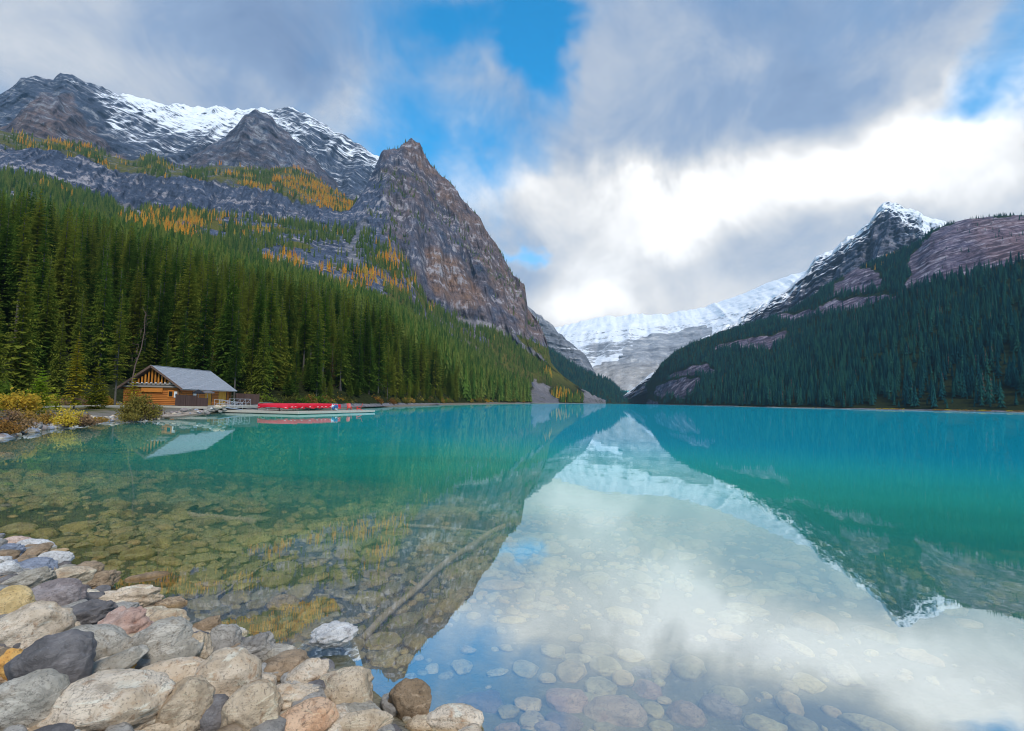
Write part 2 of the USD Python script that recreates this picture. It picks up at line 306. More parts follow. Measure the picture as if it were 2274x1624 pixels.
# --- forested slope, cliff band and rock headland on the left
RIDGE = [(845, 357), (862, 352), (880, 349), (890, 341), (903, 332), (914, 328), (928, 338), (938, 350), (950, 370), (968, 390), (985, 406), (1010, 432), (1024, 452), (1040, 472), (1056, 490), (1070, 506), (1085, 531), (1105, 560), (1125, 592), (1140, 620), (1152, 630), (1165, 641), (1168, 662), (1172, 690), (1195, 722), (1204, 742), (1212, 758), (1217, 775)]
XS1 = np.unique(np.concatenate([np.linspace(-420, 0, 60), np.linspace(0, 1345, 900)]))
L0 = ["z"] + [(x, .25, r) for x, r in ((-420, 72), (0, 72), (300, 92), (540, 94), (700, 106), (837, 139), (972, 232), (1180, 598), (1258, 903), (1309, 1210), (1345, 1560))]
L1 = [(-420, 520, 600), (0, 520, 600), (200, 540, 600), (300, 555, 600), (420, 585, 620), (560, 625, 650), (700, 655, 690), (850, 695, 750), (950, 745, 800), (1050, 805, 850), (1120, 848, 880), (1180, 876, 900), (1216, 878, 980), (1280, 888, 1150), (1345, 894.4, 1590)]
L2 = [(-420, 380, 1250), (0, 388, 1250), (100, 402, 1250), (200, 442, 1250), (300, 472, 1250), (400, 474, 1230), (500, 483, 1210), (600, 490, 1200), (700, 502, 1170), (780, 512, 1150), (808, 500, 1150), (865, 522, 1130), (900, 576, 1110), (931, 635, 1100), (949, 672, 1110), (1011, 705, 1150), (1074, 717, 1180), (1110, 731, 1200), (1150, 768, 1210), (1216, 813, 1240), (1250, 839, 1270), (1289, 866, 1340), (1345, 894, 1640)]
L3 = [(-420, 290, 1340), (0, 325, 1340), (100, 345, 1340), (170, 352, 1340), (230, 380, 1340), (300, 392, 1330), (360, 398, 1320), (420, 402, 1310), (480, 405, 1300), (540, 420, 1290), (600, 427, 1280), (650, 446, 1270), (720, 466, 1250), (755, 477, 1240), (778, 468, 1250), (797, 447, 1270), (812, 423, 1290), (826, 393, 1340)] + [(x, y, np.interp(x, [845, 912, 1000, 1170, 1217], [1400, 1470, 1460, 1440, 1380])) for x, y in RIDGE] + [(1224, 812, 1300), (1250, 838, 1290), (1289, 865.5, 1350), (1345, 893.5, 1660)]
L4 = [(-420, 262, 1700), (0, 295, 1700), (100, 316, 1700), (200, 330, 1700), (250, 350, 1690), (300, 360, 1690), (340, 348, 1690), (380, 372, 1680), (440, 380, 1680), (480, 372, 1670), (540, 376, 1650), (600, 384, 1650), (650, 374, 1640), (700, 398, 1620), (760, 438, 1600), (790, 462, 1580), (812, 470, 1560), (832, 420, 1600), (845, 400, 1700), (918, 390, 1800), (1010, 480, 1800), (1085, 580, 1800), (1165, 700, 1800), (1217, 800, 1750), (1250, 850, 1500), (1289, 880, 1500), (1345, 896, 1700)]
P1, par1 = loft([L0, L1, L2, L3, L4], XS1, [70, 90, 150, 30])
X1, Y1 = project(P1)
def shape_p1(P, par, X):
    par2 = np.broadcast_to(par[:, None], X.shape)
    cliff = smoothstep(par2, 1.85, 2.1) * (1 - smoothstep(par2, 2.97, 3.3)); talus = smoothstep(par2, .05, .5) * (1 - cliff)
    head = smoothstep(X, 820, 860)
    R = radial(P); q = P.copy()
    s = side(P, -22); zc = P[..., 2]
    colv = np.stack([s / 62, zc / 210, np.zeros_like(s)], -1); colw = np.stack([s / 19, zc / 75, np.ones_like(s)], -1)
    big = rid(np.stack([s / 150, zc / 330, np.ones_like(s) * 3], -1), 4, 3) - .5
    layer = meshkit.fbm(np.stack([s / 260, P[..., 1] / 260, (zc + .10 * s) / 17], -1), 4, 8) - .5
    d = -(big * 70 * head + (rid(colv, 4, 1) - .5) * (40 + 12 * head) + (rid(colw, 3, 2) - .5) * 17 + layer * 8) * cliff
    q += R * d[..., None]
    tal = (rid(P / np.array([70, 70, 120]), 4, 6) - .5) * 16 * talus
    q[..., 2] += tal * smoothstep(np.broadcast_to(par[:, None], X.shape), .3, .8)
    jag = (meshkit.fbm(np.stack([s / 14, s / 40, zc * 0], -1), 4, 12) - .5) * smoothstep(par2, 2.6, 3.0) * (1 - smoothstep(par2, 3.0, 3.4))
    q[..., 2] += jag * 9 * smoothstep(X, 820, 850) * (1 - smoothstep(X, 1205, 1230))
    q[..., 2] += jag * 26 * (1 - smoothstep(X, 780, 820))
    return q
P1 = shape_p1(P1, par1, X1)
PAR1 = np.broadcast_to(par1[:, None], X1.shape)
N1 = meshkit.fbm(P1 / 60, 4, 21)
veg1 = 1.2 * (1 - smoothstep(PAR1, .95, 1.3)) + smoothstep(PAR1, .9, 1.2) * (1 - smoothstep(PAR1, 1.75, 2.05)) * (.35 + (N1 - .5) * 2.2) + smoothstep(PAR1, 2.9, 3.05) * .55 * (X1 < 815)
veg1 = np.maximum(veg1, .9 * ((X1 > 1085) & (Y1 > np.interp(X1, [1085, 1345], [725, 893])) & (PAR1 < 2)))
veg1 = np.maximum(veg1, .75 * ((X1 > 1110) & (Y1 > np.interp(X1, [1110, 1216], [735, 776]))))
scree1 = .62 * in_poly(X1, Y1, [(1185, 850), (1205, 860), (1245, 893), (1250, 910), (1170, 910)]) + .62 * in_poly(X1, Y1, [(1285, 858), (1350, 893), (1350, 905), (1310, 905), (1292, 893)]) \
    + .5 * in_poly(X1, Y1, [(770, 520), (800, 500), (812, 480), (822, 500), (812, 560), (800, 600), (840, 625), (815, 622), (770, 585)]) + .55 * in_poly(X1, Y1, [(1010, 705), (1090, 720), (1215, 800), (1215, 814), (1090, 735), (1000, 725)]) + .6 * in_poly(X1, Y1, [(240, 440), (300, 470), (330, 500), (250, 480)])
veg1 = veg1 * (1 - np.clip(scree1, 0, 1))
meadow1 = 0
veg1 = np.where(P1[..., 2] < 1.0, 0, veg1); scree1 = np.where(P1[..., 2] < 1.2, 1, scree1)
warm1 = .42 * in_poly(X1, Y1, [(940, 560), (1010, 580), (1060, 640), (1080, 700), (1000, 690), (950, 650)]) + .34 * smoothstep(X1, 830, 870) + .25 * in_poly(X1, Y1, [(880, 330), (940, 330), (1170, 620), (1215, 770), (1150, 740), (1000, 480)])
M_HEAD = rock_material("headland_rock_look", (.085, .108, .165), (.27, .15, .085), (.36, .325, .34), -20, .10, 16.0, 11.0, bedw=.3)
terrain("forested_mountainside", P1, M_HEAD, "mountainside with dark forest, pale cliff band and tall bare rock headland", snow=-1.2, veg=veg1, warm=warm1, scree=scree1)

# --- snowy massif behind it
XS2 = np.linspace(-420, 905, 760)
B0 = [(-420, 330, 1680), (0, 352, 1680), (200, 402, 1680), (400, 430, 1650), (600, 452, 1620), (800, 500, 1560), (905, 530, 1600)]
B2 = [(-420, 310, 2500), (-250, 270, 2500), (-90, 262, 2500), (0, 212, 2550), (10, 206, 2550), (22, 200, 2550), (45, 181, 2550), (60, 176, 2550), (75, 174, 2560), (98, 178, 2560), (118, 181, 2560), (126, 172, 2560), (135, 166, 2560), (148, 168, 2560), (160, 172, 2560), (180, 185, 2570), (215, 196, 2600), (260, 212, 2620), (330, 228, 2640), (400, 237, 2640), (470, 240, 2620), (540, 243, 2600), (600, 246, 2560), (630, 241, 2540), (650, 239, 2530), (680, 251, 2500), (720, 279, 2460), (760, 302, 2400), (800, 328, 2350), (845, 356, 2300), (905, 400, 2250)]
B1 = [(x, .52 * np.interp(x, [p[0] for p in B0], [p[1] for p in B0]) + .48 * y, 2020 + .25 * (r - 2500)) for x, y, r in B2]
B3 = [(x, y + 70, r + 450) for x, y, r in B2]
P2, par2 = loft([B0, B1, B2, B3], XS2, [130, 150, 10])
X2, Y2 = project(P2); PAR2 = np.broadcast_to(par2[:, None], X2.shape)
s2 = side(P2, -28); q2 = P2[..., 2] + .42 * s2
lay2 = meshkit.fbm(np.stack([s2 / 240, P2[..., 1] / 600, q2 / 16], -1), 4, 31) - .5
gul2 = rid(np.stack([(s2 - .35 * P2[..., 2]) / 130, P2[..., 2] / 420, s2 * 0], -1), 4, 33) - .5
amp2 = smoothstep(PAR2, 0, .3) * (1 - .55 * smoothstep(PAR2, 1.75, 2.0)) * (PAR2 < 2.02)
P2 = P2 - radial(P2) * ((lay2 * 16 + gul2 * 105 + (meshkit.fbm(P2 / 45, 4, 35) - .5) * 34) * amp2)[..., None]
P2[..., 2] += (meshkit.fbm(np.stack([s2 / 26, s2 / 90, s2 * 0], -1), 4, 38) - .5) * 26 * smoothstep(PAR2, 1.7, 2.0) * (PAR2 < 2.3)
snow2 = .10 + .16 * smoothstep(PAR2, .45, 1.0) * smoothstep(X2, 120, 260) + .17 * smoothstep(X2, 150, 330) * smoothstep(PAR2, .85, 1.7) + .04 * smoothstep(PAR2, 1.2, 1.9) + .12 * in_poly(X2, Y2, [(230, 195), (600, 240), (545, 300), (480, 320), (380, 300)]) - .06 * in_poly(X2, Y2, [(600, 245), (650, 240), (850, 355), (810, 420), (760, 400), (680, 320)])
snow2 = snow2 - .50 * smoothstep(PAR2, .55, .1) - .24 * in_poly(X2, Y2, [(70, 200), (200, 200), (260, 330), (330, 400), (0, 340), (30, 280)])
warm2 = .5 * in_poly(X2, Y2, [(80, 220), (160, 215), (230, 330), (300, 380), (30, 330)]) + .25 * smoothstep(PAR2, .7, .2)
M_MASSIF = rock_material("snowy_massif_look", (.085, .11, .165), (.25, .145, .095), (.27, .27, .29), -28, .40, 13.0, 26.0, bump=9.0)
terrain("snowy_mountain", P2, M_MASSIF, "broad layered mountain ridge dusted with snow behind the cliff band", snow=snow2, veg=0.0, warm=warm2, scree=0.0)

def spur(name, label, ridge, base, r_ridge, r_base, seed, mat, snow, warm):
    x0, x1 = max(ridge[0][0], base[0][0]), min(ridge[-1][0], base[-1][0]); xs = np.linspace(x0, x1, int((x1 - x0) * .7))
    Ls = [[(x, y, r_base) for x, y in base], [(x, y, r_ridge) for x, y in ridge], [(x, y + 45, r_ridge + 160) for x, y in ridge]]
    P, par = loft(Ls, xs, [110, 8]); X, Y = project(P); PR = np.broadcast_to(par[:, None], X.shape)
    s = side(P, -25); am = smoothstep(PR, 0, .2) * (PR < 1.01) * (1 - .5 * smoothstep(PR, .8, 1))
    d = (rid(np.stack([s / 75, P[..., 2] / 260, s * 0], -1), 4, seed) - .5) * 60 + (meshkit.fbm(np.stack([s / 200, s / 300, (P[..., 2] + .40 * s) / 14], -1), 4, seed + 1) - .5) * 16 + (meshkit.fbm(P / 30, 4, seed + 2) - .5) * 26
    P = P - radial(P) * (d * am)[..., None]
    P[..., 2] += (meshkit.fbm(np.stack([s / 18, s / 60, s * 0], -1), 4, seed + 3) - .5) * 22 * smoothstep(PR, .7, 1.0)
    terrain(name, P, mat, label, snow=snow + .35 * smoothstep(PR, .6, 1.0) * (meshkit.fbm(P / 70, 3, 4) - .45), veg=.42 * smoothstep(PR, .25, 0), warm=warm + 0 * PR, scree=.15 * smoothstep(PR, .3, 0))
spur("rocky_spur", "brown rocky peak standing in front of the snow slope", [(330, 405), (365, 385), (400, 357), (430, 345), (460, 330), (500, 306), (520, 282), (545, 259), (560, 250), (572, 247), (585, 252), (600, 262), (640, 300), (690, 350), (740, 402), (780, 442), (815, 492)], [(330, 425), (480, 425), (600, 446), (720, 474), (815, 505)], 1930, 1640, 50, M_MASSIF, -.30, .30)
spur("rocky_spur", "reddish pyramid buttress below the highest summit", [(-120, 330), (-40, 300), (0, 285), (30, 268), (60, 236), (95, 216), (115, 226), (130, 219), (142, 236), (156, 246), (180, 272), (210, 300), (250, 332), (290, 372), (330, 405)], [(-120, 350), (0, 350), (170, 380), (330, 420)], 1960, 1690, 60, M_MASSIF, -.35, .48)

# --- far ridge, glacier wall and valley end
def simple_mountain(name, label, ridge, base, mat, azdeg, dip, amp, seed, cols, rows, back=300, snow=0.0, warm=0.0, veg=0.0, jag=20, lay=26, wave=90):
    xs = np.linspace(max(ridge[0][0], base[0][0]), min(ridge[-1][0], base[-1][0]), cols)
    P, par = loft([base, ridge, [(x, y + 30, r + back) for x, y, r in ridge]], xs, [rows, 6]); X, Y = project(P); PR = np.broadcast_to(par[:, None], X.shape)
    s = side(P, azdeg); am = smoothstep(PR, 0, .1) * (PR < 1.01) * (1 - .6 * smoothstep(PR, .85, 1))
    d = (rid(np.stack([s / wave, P[..., 2] / (3 * wave), s * 0], -1), 4, seed) - .5) * amp + (meshkit.fbm(np.stack([s / 260, s / 300, (P[..., 2] + math.tan(dip) * s) / lay], -1), 4, seed + 1) - .5) * amp * .7 + (meshkit.fbm(P / (wave * .4), 4, seed + 2) - .5) * amp * .4
    P = P - radial(P) * (d * am)[..., None]
    P[..., 2] += (meshkit.fbm(np.stack([s / (jag * 1.2), s / (jag * 4), s * 0], -1), 4, seed + 3) - .5) * jag * smoothstep(PR, .75, 1.0)
    f = lambda v: v(X, Y, PR, P) if callable(v) else v
    terrain(name, P, mat, label, snow=f(snow), veg=f(veg), warm=f(warm), scree=0.0); return P, PR, X, Y
M_FAR = rock_material("far_rock_look", (.22, .23, .26), (.27, .24, .22), (.36, .35, .35), 5, .06, 30.0, 40.0, bump=10.0)
M_ICE = rock_material("glacier_wall_look", (.40, .41, .44), (.52, .46, .40), (.60, .58, .56), 12, -.10, 34.0, 60.0, bump=12.0, contrast=.35, snowvar=4.0)
simple_mountain("far_ridge", "grey rock buttress beyond the headland fading into low cloud", [(1130, 610, 3000), (1165, 672, 3000), (1178, 684, 3000), (1190, 697, 3000), (1200, 701, 3000), (1212, 712, 3000), (1228, 722, 3000), (1240, 740, 3000), (1252, 748, 3000), (1268, 764, 3000), (1285, 775, 3000), (1300, 788, 3000), (1310, 806, 3000), (1320, 822, 3000), (1330, 846, 3000)], [(1130, 850, 2700), (1330, 856, 2700)], M_FAR, 5, .08, 90, 70, 150, 110, snow=lambda X, Y, R, P: -.55 + .9 * np.exp(-((Y - 772 - .05 * (X - 1200)) / 4) ** 2))
def snow_ice(X, Y, R, P):
    s = .22 + .40 * smoothstep(R, .15, .7) + 1.3 * smoothstep(R, .72, .97)
    s = s + .9 * in_poly(X, Y, [(1318, 812), (1330, 788), (1352, 793), (1385, 790), (1398, 800), (1382, 815), (1345, 826), (1320, 830)])
    return np.where(in_poly(X, Y, [(1300, 835), (1350, 826), (1400, 800), (1440, 760), (1560, 735), (1560, 880), (1300, 880)]), -.35, s) - .12 * in_poly(X, Y, [(1310, 760), (1460, 740), (1460, 790), (1310, 790)])
simple_mountain("glacier_mountain", "broad snow covered glacier wall at the head of the valley", [(1080, 735, 4700), (1200, 738, 4700), (1260, 722, 4700), (1320, 706, 4700), (1400, 700, 4700), (1480, 698, 4700), (1560, 684, 4650), (1620, 664, 4600), (1700, 632, 4500), (1760, 610, 4400), (1850, 590, 4300)], [(1080, 868, 2900), (1300, 868, 2900), (1390, 868, 2700), (1450, 868, 2700), (1850, 868, 2900)], M_ICE, 12, -.12, 130, 80, 340, 200, snow=snow_ice, warm=lambda X, Y, R, P: .75 * smoothstep(Y, 785, 830), jag=30, lay=60, wave=170)
M_SNOWPEAK = rock_material("snow_peak_look", (.10, .13, .20), (.20, .15, .14), (.30, .29, .33), 38, -.35, 24.0, 22.0, bump=9.0)
simple_mountain("snow_peak", "pointed blue grey peak with fresh snow above the right slope", [(1340, 905, 2050), (1400, 868, 2100), (1440, 836, 2150), (1500, 790, 2200), (1560, 752, 2250), (1600, 731, 2300), (1640, 711, 2350), (1700, 668, 2400), (1735, 655, 2430), (1760, 634, 2450), (1785, 612, 2470), (1800, 590, 2500), (1812, 574, 2500), (1830, 566, 2510), (1850, 559, 2520), (1868, 542, 2540), (1880, 530, 2540), (1902, 516, 2550), (1930, 500, 2560), (1938, 486, 2560), (1946, 472, 2560), (1958, 459, 2570), (1974, 452, 2570), (2000, 461, 2570), (2020, 467, 2570), (2040, 475, 2560), (2065, 486, 2550), (2110, 498, 2540), (2180, 520, 2500), (2274, 560, 2500)], [(1340, 906, 2000), (1500, 850, 1900), (1700, 780, 1850), (1900, 700, 1800), (2274, 640, 1800)], M_SNOWPEAK, 38, -.42, 150, 90, 420, 190, snow=lambda X, Y, R, P: .14 + .55 * smoothstep(R, .45, .92) - .25 * in_poly(X, Y, [(1940, 505), (1975, 480), (2000, 505), (2010, 560), (1900, 580)]) - .1 * (X < 1600) + .25 * smoothstep(X, 2000, 2060), warm=lambda X, Y, R, P: .3 + 0 * X, jag=18, lay=16, wave=60)

# --- forested mountainside on the right, with a bare slab shoulder
XS5 = np.linspace(1396, 2620, 620)
R0 = ["z"] + [(x, .25, r) for x, r in ((1396, 1940), (1432, 1990), (1474, 1450), (1562, 1068), (1703, 782), (1900, 674), (2100, 627), (2274, 605), (2583, 562), (2620, 555))]
R2 = [(1396, 893, 2060), (1412, 882, 2080), (1430, 861, 2050), (1445, 841, 1800), (1470, 806, 1750), (1500, 781, 1700), (1540, 760, 1650), (1590, 744, 1600), (1640, 727, 1600), (1700, 711, 1600), (1760, 687, 1600), (1830, 640, 1600), (1900, 597, 1600), (1960, 573, 1600), (2000, 559, 1600), (2040, 541, 1600), (2065, 515, 1600), (2100, 500, 1600), (2150, 488, 1590), (2200, 482, 1570), (2274, 480, 1550), (2400, 476, 1500), (2620, 470, 1450)]
R1 = [(x, np.interp(x, [1396, 1500, 1700, 1900, 2020, 2100, 2274, 2620], [896, 850, 800, 715, 650, 625, 590, 560]), np.interp(x, [1396, 1430, 1474, 1562, 1700, 1900, 2274, 2620], [2000, 2020, 1600, 1300, 1180, 1150, 1080, 1000])) for x in (1396, 1412, 1430, 1445, 1470, 1500, 1540, 1590, 1640, 1700, 1760, 1830, 1900, 1960, 2000, 2040, 2065, 2100, 2150, 2200, 2274, 2400, 2620)]
R3 = [(x, y + 40, r + 300) for x, y, r in R2]
P5, par5 = loft([R0, R1, R2, R3], XS5, [90, 110, 8]); X5, Y5 = project(P5); PAR5 = np.broadcast_to(par5[:, None], X5.shape)
s5 = side(P5, 35)
am5 = smoothstep(PAR5, .05, .4) * (1 - .6 * smoothstep(PAR5, 1.8, 2)) * (PAR5 < 2.01)
P5 = P5 - radial(P5) * (((rid(np.stack([s5 / 140, P5[..., 2] / 300, s5 * 0], -1), 4, 101) - .5) * 50 + (meshkit.fbm(np.stack([s5 / 200, s5 / 300, (P5[..., 2] - .22 * s5) / 14], -1), 4, 103) - .5) * 26 + (meshkit.fbm(P5 / 35, 4, 104) - .5) * 22) * am5)[..., None]
ROCKS5 = [[(2010, 595), (2036, 560), (2064, 518), (2110, 499), (2160, 484), (2640, 470), (2640, 584), (2274, 586), (2200, 604), (2150, 618), (2090, 632), (2040, 640), (2000, 650), (2030, 615)],
          [(1850, 640), (1890, 600), (1930, 592), (1960, 610), (1958, 640), (1920, 652), (1890, 650), (1830, 668)], [(1735, 700), (1790, 690), (1850, 672), (1840, 690), (1770, 712), (1730, 716)],
          [(1585, 768), (1640, 758), (1740, 742), (1750, 758), (1700, 778), (1640, 775), (1590, 778)], [(1460, 860), (1490, 846), (1540, 840), (1570, 850), (1540, 868), (1520, 888), (1490, 880), (1462, 884)], [(1475, 832), (1530, 815), (1580, 812), (1600, 826), (1540, 838), (1480, 842)], [(1820, 672), (1990, 655), (2010, 640), (2000, 668), (1900, 690), (1830, 700)],
          [(1410, 905), (1440, 890), (1465, 897), (1500, 905)]]
n5 = meshkit.fbm(P5 / 40, 4, 77)
rock5 = np.zeros_like(X5)
for k, pl in enumerate(ROCKS5): rock5 = np.maximum(rock5, in_poly(X5, Y5, pl) * (1.0 if k == 0 else .95))
veg5 = np.where(P5[..., 2] < 1.2, 0, 1.15 - rock5 * 1.0 + (n5 - .5) * .9)
M_RIGHT = rock_material("right_slope_look", (.15, .13, .19), (.27, .16, .15), (.40, .345, .38), 38, -.22, 7.0, 16.0, contrast=.8, vegc=(.018, .035, .022), vegc2=(.04, .055, .026), bump=5.0)
terrain("forested_mountainside", P5, M_RIGHT, "dark forested mountainside on the right with a bare purple rock shoulder", snow=-1.2, veg=veg5, warm=.25 + .35 * in_poly(X5, Y5, [(2150, 490), (2640, 476), (2640, 570), (2200, 590)]), scree=np.where(P5[..., 2] < 1.2, 1.0, 0))

# --- dark wooded slopes at the far end of the lake
XS8 = np.linspace(1130, 1402, 150)
S0 = ["z", (1130, .2, 1500), (1290, .2, 1500), (1350, .2, 1640), (1402, .2, 1960)]
S1 = [(1130, 735, 2050), (1150, 750, 2050), (1218, 774, 2050), (1250, 795, 2050), (1280, 813, 2050), (1330, 838, 2100), (1355, 847, 2120), (1381, 869, 2130), (1402, 893, 2140)]
P8, par8 = loft([S0, S1, [(x, y + 20, r + 250) for x, y, r in S1]], XS8, [60, 6])
P8[..., 2] += (meshkit.fbm(P8 / 60, 4, 88) - .5) * 18 * smoothstep(np.broadcast_to(par8[:, None], P8.shape[:2]), .1, .5)
X8, Y8 = project(P8)
terrain("wooded_valley_slope", P8, M_RIGHT, "dark wooded slope at the far end of the lake", snow=-1.2, veg=1.2, warm=0.0, scree=0.0)
XS9 = np.linspace(1380, 1480, 60)
S0 = ["z", (1380, .3, 1960), (1480, .3, 1960)]
S1 = [(1380, 872, 2500), (1400, 874, 2500), (1425, 868, 2500), (1450, 866, 2500), (1480, 860, 2500)]
P9, par9 = loft([S0, S1, [(x, y + 12, r + 250) for x, y, r in S1]], XS9, [30, 6]); X9, Y9 = project(P9)
terrain("valley_floor", P9, M_RIGHT, "wooded flat at the head of the lake", snow=-1.2, veg=1.2, warm=0.0, scree=0.0)
# ------------------------------------------------------------------ trees
def leaf_material(name, c1, c2, c3, trans=.25, scale=.5):
    """needles and leaves: tone varies from tree to tree and from clump to clump"""
    g = Graph(); pos = g("geometry")
    r = g("object_info"); loc = g("object_info", out="location")
    per = g("white_noise_texture", dimensions="3D", vector=g("vector_math", math_type="floor", vector1=g("vector_math", math_type="multiply", vector1=g("vector_math", math_type="add", vector1=pos, vector2=g("vector_math", math_type="scale", vector1=g.noise(pos, .12, 2.0, out="color"), scale=6.0)), vector2=(.17, .17, 0))))
    n = g.noise(pos, scale, 3.0, .6); big = g.noise(pos, 1 / 60.0, 2.0)
    c = g.lerp(g.step(g.m("multiply_add", n, .5, g.m("multiply_add", r, .25, g.m("multiply", per, .3))), .25, .75), c1, c2)
    c = g.lerp(g.step(g.m("multiply_add", per, .65, g.m("multiply", big, .5)), .45, .80), c, c3)
    d = g("diffuse_bsdf", color=c); t = g("translucent_bsdf", color=c)
    return g.build(name, surface=g("mix_closure", fac=trans, closure1=d, closure2=t))
def bark_material(name, c1, c2):
    g = Graph(); pos = g("geometry"); n = g.noise(g.scalev(pos, (9, 9, 2.2)), 1.0, 4.0, .65)
    return g.build(name, surface=g("diffuse_bsdf", color=g.lerp(n, c1, c2), normal=g("bump", height=n, strength=.6, distance=.03)))
M_SPRUCE = leaf_material("spruce_needles_look", (.048, .095, .016), (.140, .215, .028), (.225, .245, .034), .4)
M_SPRUCE_FAR = leaf_material("slope_conifer_needles_look", (.042, .095, .020), (.110, .185, .032), (.160, .195, .040), .3, .15)
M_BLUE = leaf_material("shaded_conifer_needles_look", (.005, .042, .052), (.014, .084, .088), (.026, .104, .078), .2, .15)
M_LARCH = leaf_material("golden_larch_needles_look", (.66, .26, .02), (.88, .44, .03), (.50, .36, .06), .3, .2)
M_BRIGHT = leaf_material("young_pine_needles_look", (.16, .29, .015), (.34, .46, .03), (.40, .42, .04), .35, 1.2)
M_OLIVE = leaf_material("yellowing_spruce_needles_look", (.12, .13, .014), (.30, .27, .02), (.40, .32, .025), .3, .9)
M_RUST = leaf_material("dead_conifer_needles_look", (.09, .045, .02), (.15, .07, .03), (.12, .08, .04), .2)
M_BARK = bark_material("conifer_bark_look", (.05, .042, .035), (.17, .15, .13))
M_DEADWOOD = bark_material("dead_wood_look", (.20, .15, .12), (.42, .36, .31))

M_SNAG = bark_material("bare_snag_look", (.09, .055, .045), (.22, .15, .13))
def spruce_near(seed, R=.13, start=.10, whorls=34, droop=.55, lush=1.0, sparse=.0, lean=0):
    """a conifer 1 m tall (scaled later): tapered trunk and a crown of whorled boughs, each a drooping spine with hanging sprigs"""
    rg = np.random.default_rng(seed); V, F = [], []
    def tri(a, b, c): n = len(V); V.extend((a, b, c)); F.append((n, n + 1, n + 2))
    gaps = rg.uniform(.75, 1.1, 8)
    for k in range(whorls):
        t = start + (.985 - start) * (k / (whorls - 1)) ** .92
        env = R * min(1.0, (1 - t) / (1 - start) * 1.12 + .03) ** .85 * (.72 if t < start + .1 else 1.0)
        nb = int(rg.integers(6, 10) * (.6 + .4 * (1 - t))) + 1; ph = rg.uniform(0, 6.28)
        for b in range(nb):
            if rg.random() < sparse * (1.3 - t): continue
            a = ph + 6.283 * b / nb + rg.normal(0, .22); L = env * rg.uniform(.62, 1.12) * gaps[int((a % 6.283) / 6.283 * 8) % 8]
            out = np.array([math.cos(a), math.sin(a), 0]); sd = np.array([-out[1], out[0], 0])
            z0 = t + rg.normal(0, .004); dr = droop * (1.15 - .9 * t) * rg.uniform(.7, 1.3); up = .30 * t
            sp = [np.array([0, 0, z0]), out * L * .5 + [0, 0, z0 + L * (up - .30 * dr)], out * L + [0, 0, z0 + L * (up * 1.3 - .62 * dr)]]
            w = L * .16 * lush
            tri(sp[0] - sd * w * .3, sp[0] + sd * w * .3, sp[1] + sd * w); tri(sp[0] - sd * w * .3, sp[1] + sd * w, sp[1] - sd * w); tri(sp[1] - sd * w, sp[1] + sd * w, sp[2])
            ns = 4 if t < .8 else 3
            for j in range(ns):
                u = (j + .6 + rg.uniform(-.2, .2)) / ns
                base = sp[0] + (sp[1] - sp[0]) * min(1, 2 * u) if u < .5 else sp[1] + (sp[2] - sp[1]) * (2 * u - 1)
                for sg in (-1, 1):
                    ln = L * .36 * (1.15 - u * .75) * rg.uniform(.7, 1.25) * lush
                    tip = base + sd * sg * ln + out * ln * .55 - np.array([0, 0, ln * rg.uniform(.25, .75)])
                    tri(base - out * ln * .22, base + out * ln * .24 + [0, 0, .002], tip)
                    if rg.random() < .45: tri(base - sd * sg * ln * .1, base + out * ln * .25, base + out * ln * .12 - [0, 0, ln * .62])
    tri(np.array([-.006, 0, .96]), np.array([.006, 0, .96]), np.array([0, 0, 1.0])); tri(np.array([0, -.006, .96]), np.array([0, .006, .96]), np.array([0, 0, 1.0]))
    tr = taper_tube([(0, 0, -.03), (lean * .1, 0, .25), (lean * .2, .003, .5), (0, 0, .97)], [.0085, .0068, .0045, .001], 6)
    dead = []
    for k in range(10):                         # bare dead twigs on the lower stem
        zz = rg.uniform(.03, start + .12); a = rg.uniform(0, 6.28); ll = rg.uniform(.015, .045)
        dead.append(bar((0, 0, zz), (math.cos(a) * ll, math.sin(a) * ll, zz - ll * .3), .0013, sides=3))
    return (np.array(V), np.array(F)), cat_([tr] + dead)
def spruce_far(seed, R=.15, tiers=8, nb=6, start=.06):
    rg = np.random.default_rng(seed); V, F = [], []
    for k in range(tiers):
        t = start + (.9 - start) * k / (tiers - 1); r = R * (1 - t) ** .8 + .012; ph = rg.uniform(0, 6.28); top = t + .16 + .05 * (1 - t)
        for b in range(nb):
            a = ph + 6.283 * b / nb + rg.normal(0, .2); L = r * rg.uniform(.6, 1.2); w = rg.uniform(.4, .7); n = len(V)
            V += [(0, 0, min(1, top)), (math.cos(a - w) * L * .6, math.sin(a - w) * L * .6, t + .02), (math.cos(a) * L, math.sin(a) * L, t - .03 * rg.uniform(.3, 1.6)), (math.cos(a + w) * L * .6, math.sin(a + w) * L * .6, t + .02)]
            F += [(n, n + 1, n + 2), (n, n + 2, n + 3)]
    n = len(V); V += [(-.008, 0, .9), (.008, 0, .9), (0, 0, 1)]; F.append((n, n + 1, n + 2))
    return np.array(V), np.array(F)
NEAR = []
for k, (R, st, wh, dr, lush, sp) in enumerate([(.135, .05, 44, .60, 1.25, .02), (.115, .12, 42, .55, 1.25, .08), (.150, .03, 44, .65, 1.3, .0), (.105, .24, 36, .5, 1.15, .14), (.125, .08, 44, .75, 1.25, .04), (.100, .30, 36, .5, 1.2, .16), (.16, .02, 40, .5, 1.3, .0), (.118, .10, 44, .6, 1.2, .06)]):
    p = proto_class(f"spruce_{k:03d}"); cr, tk = spruce_near(700 + k, R, st, wh, dr, lush, sp)
    mesh("crown", cr, M_SPRUCE, p); mesh("trunk", tk, M_BARK, p); NEAR.append(p.GetPath())
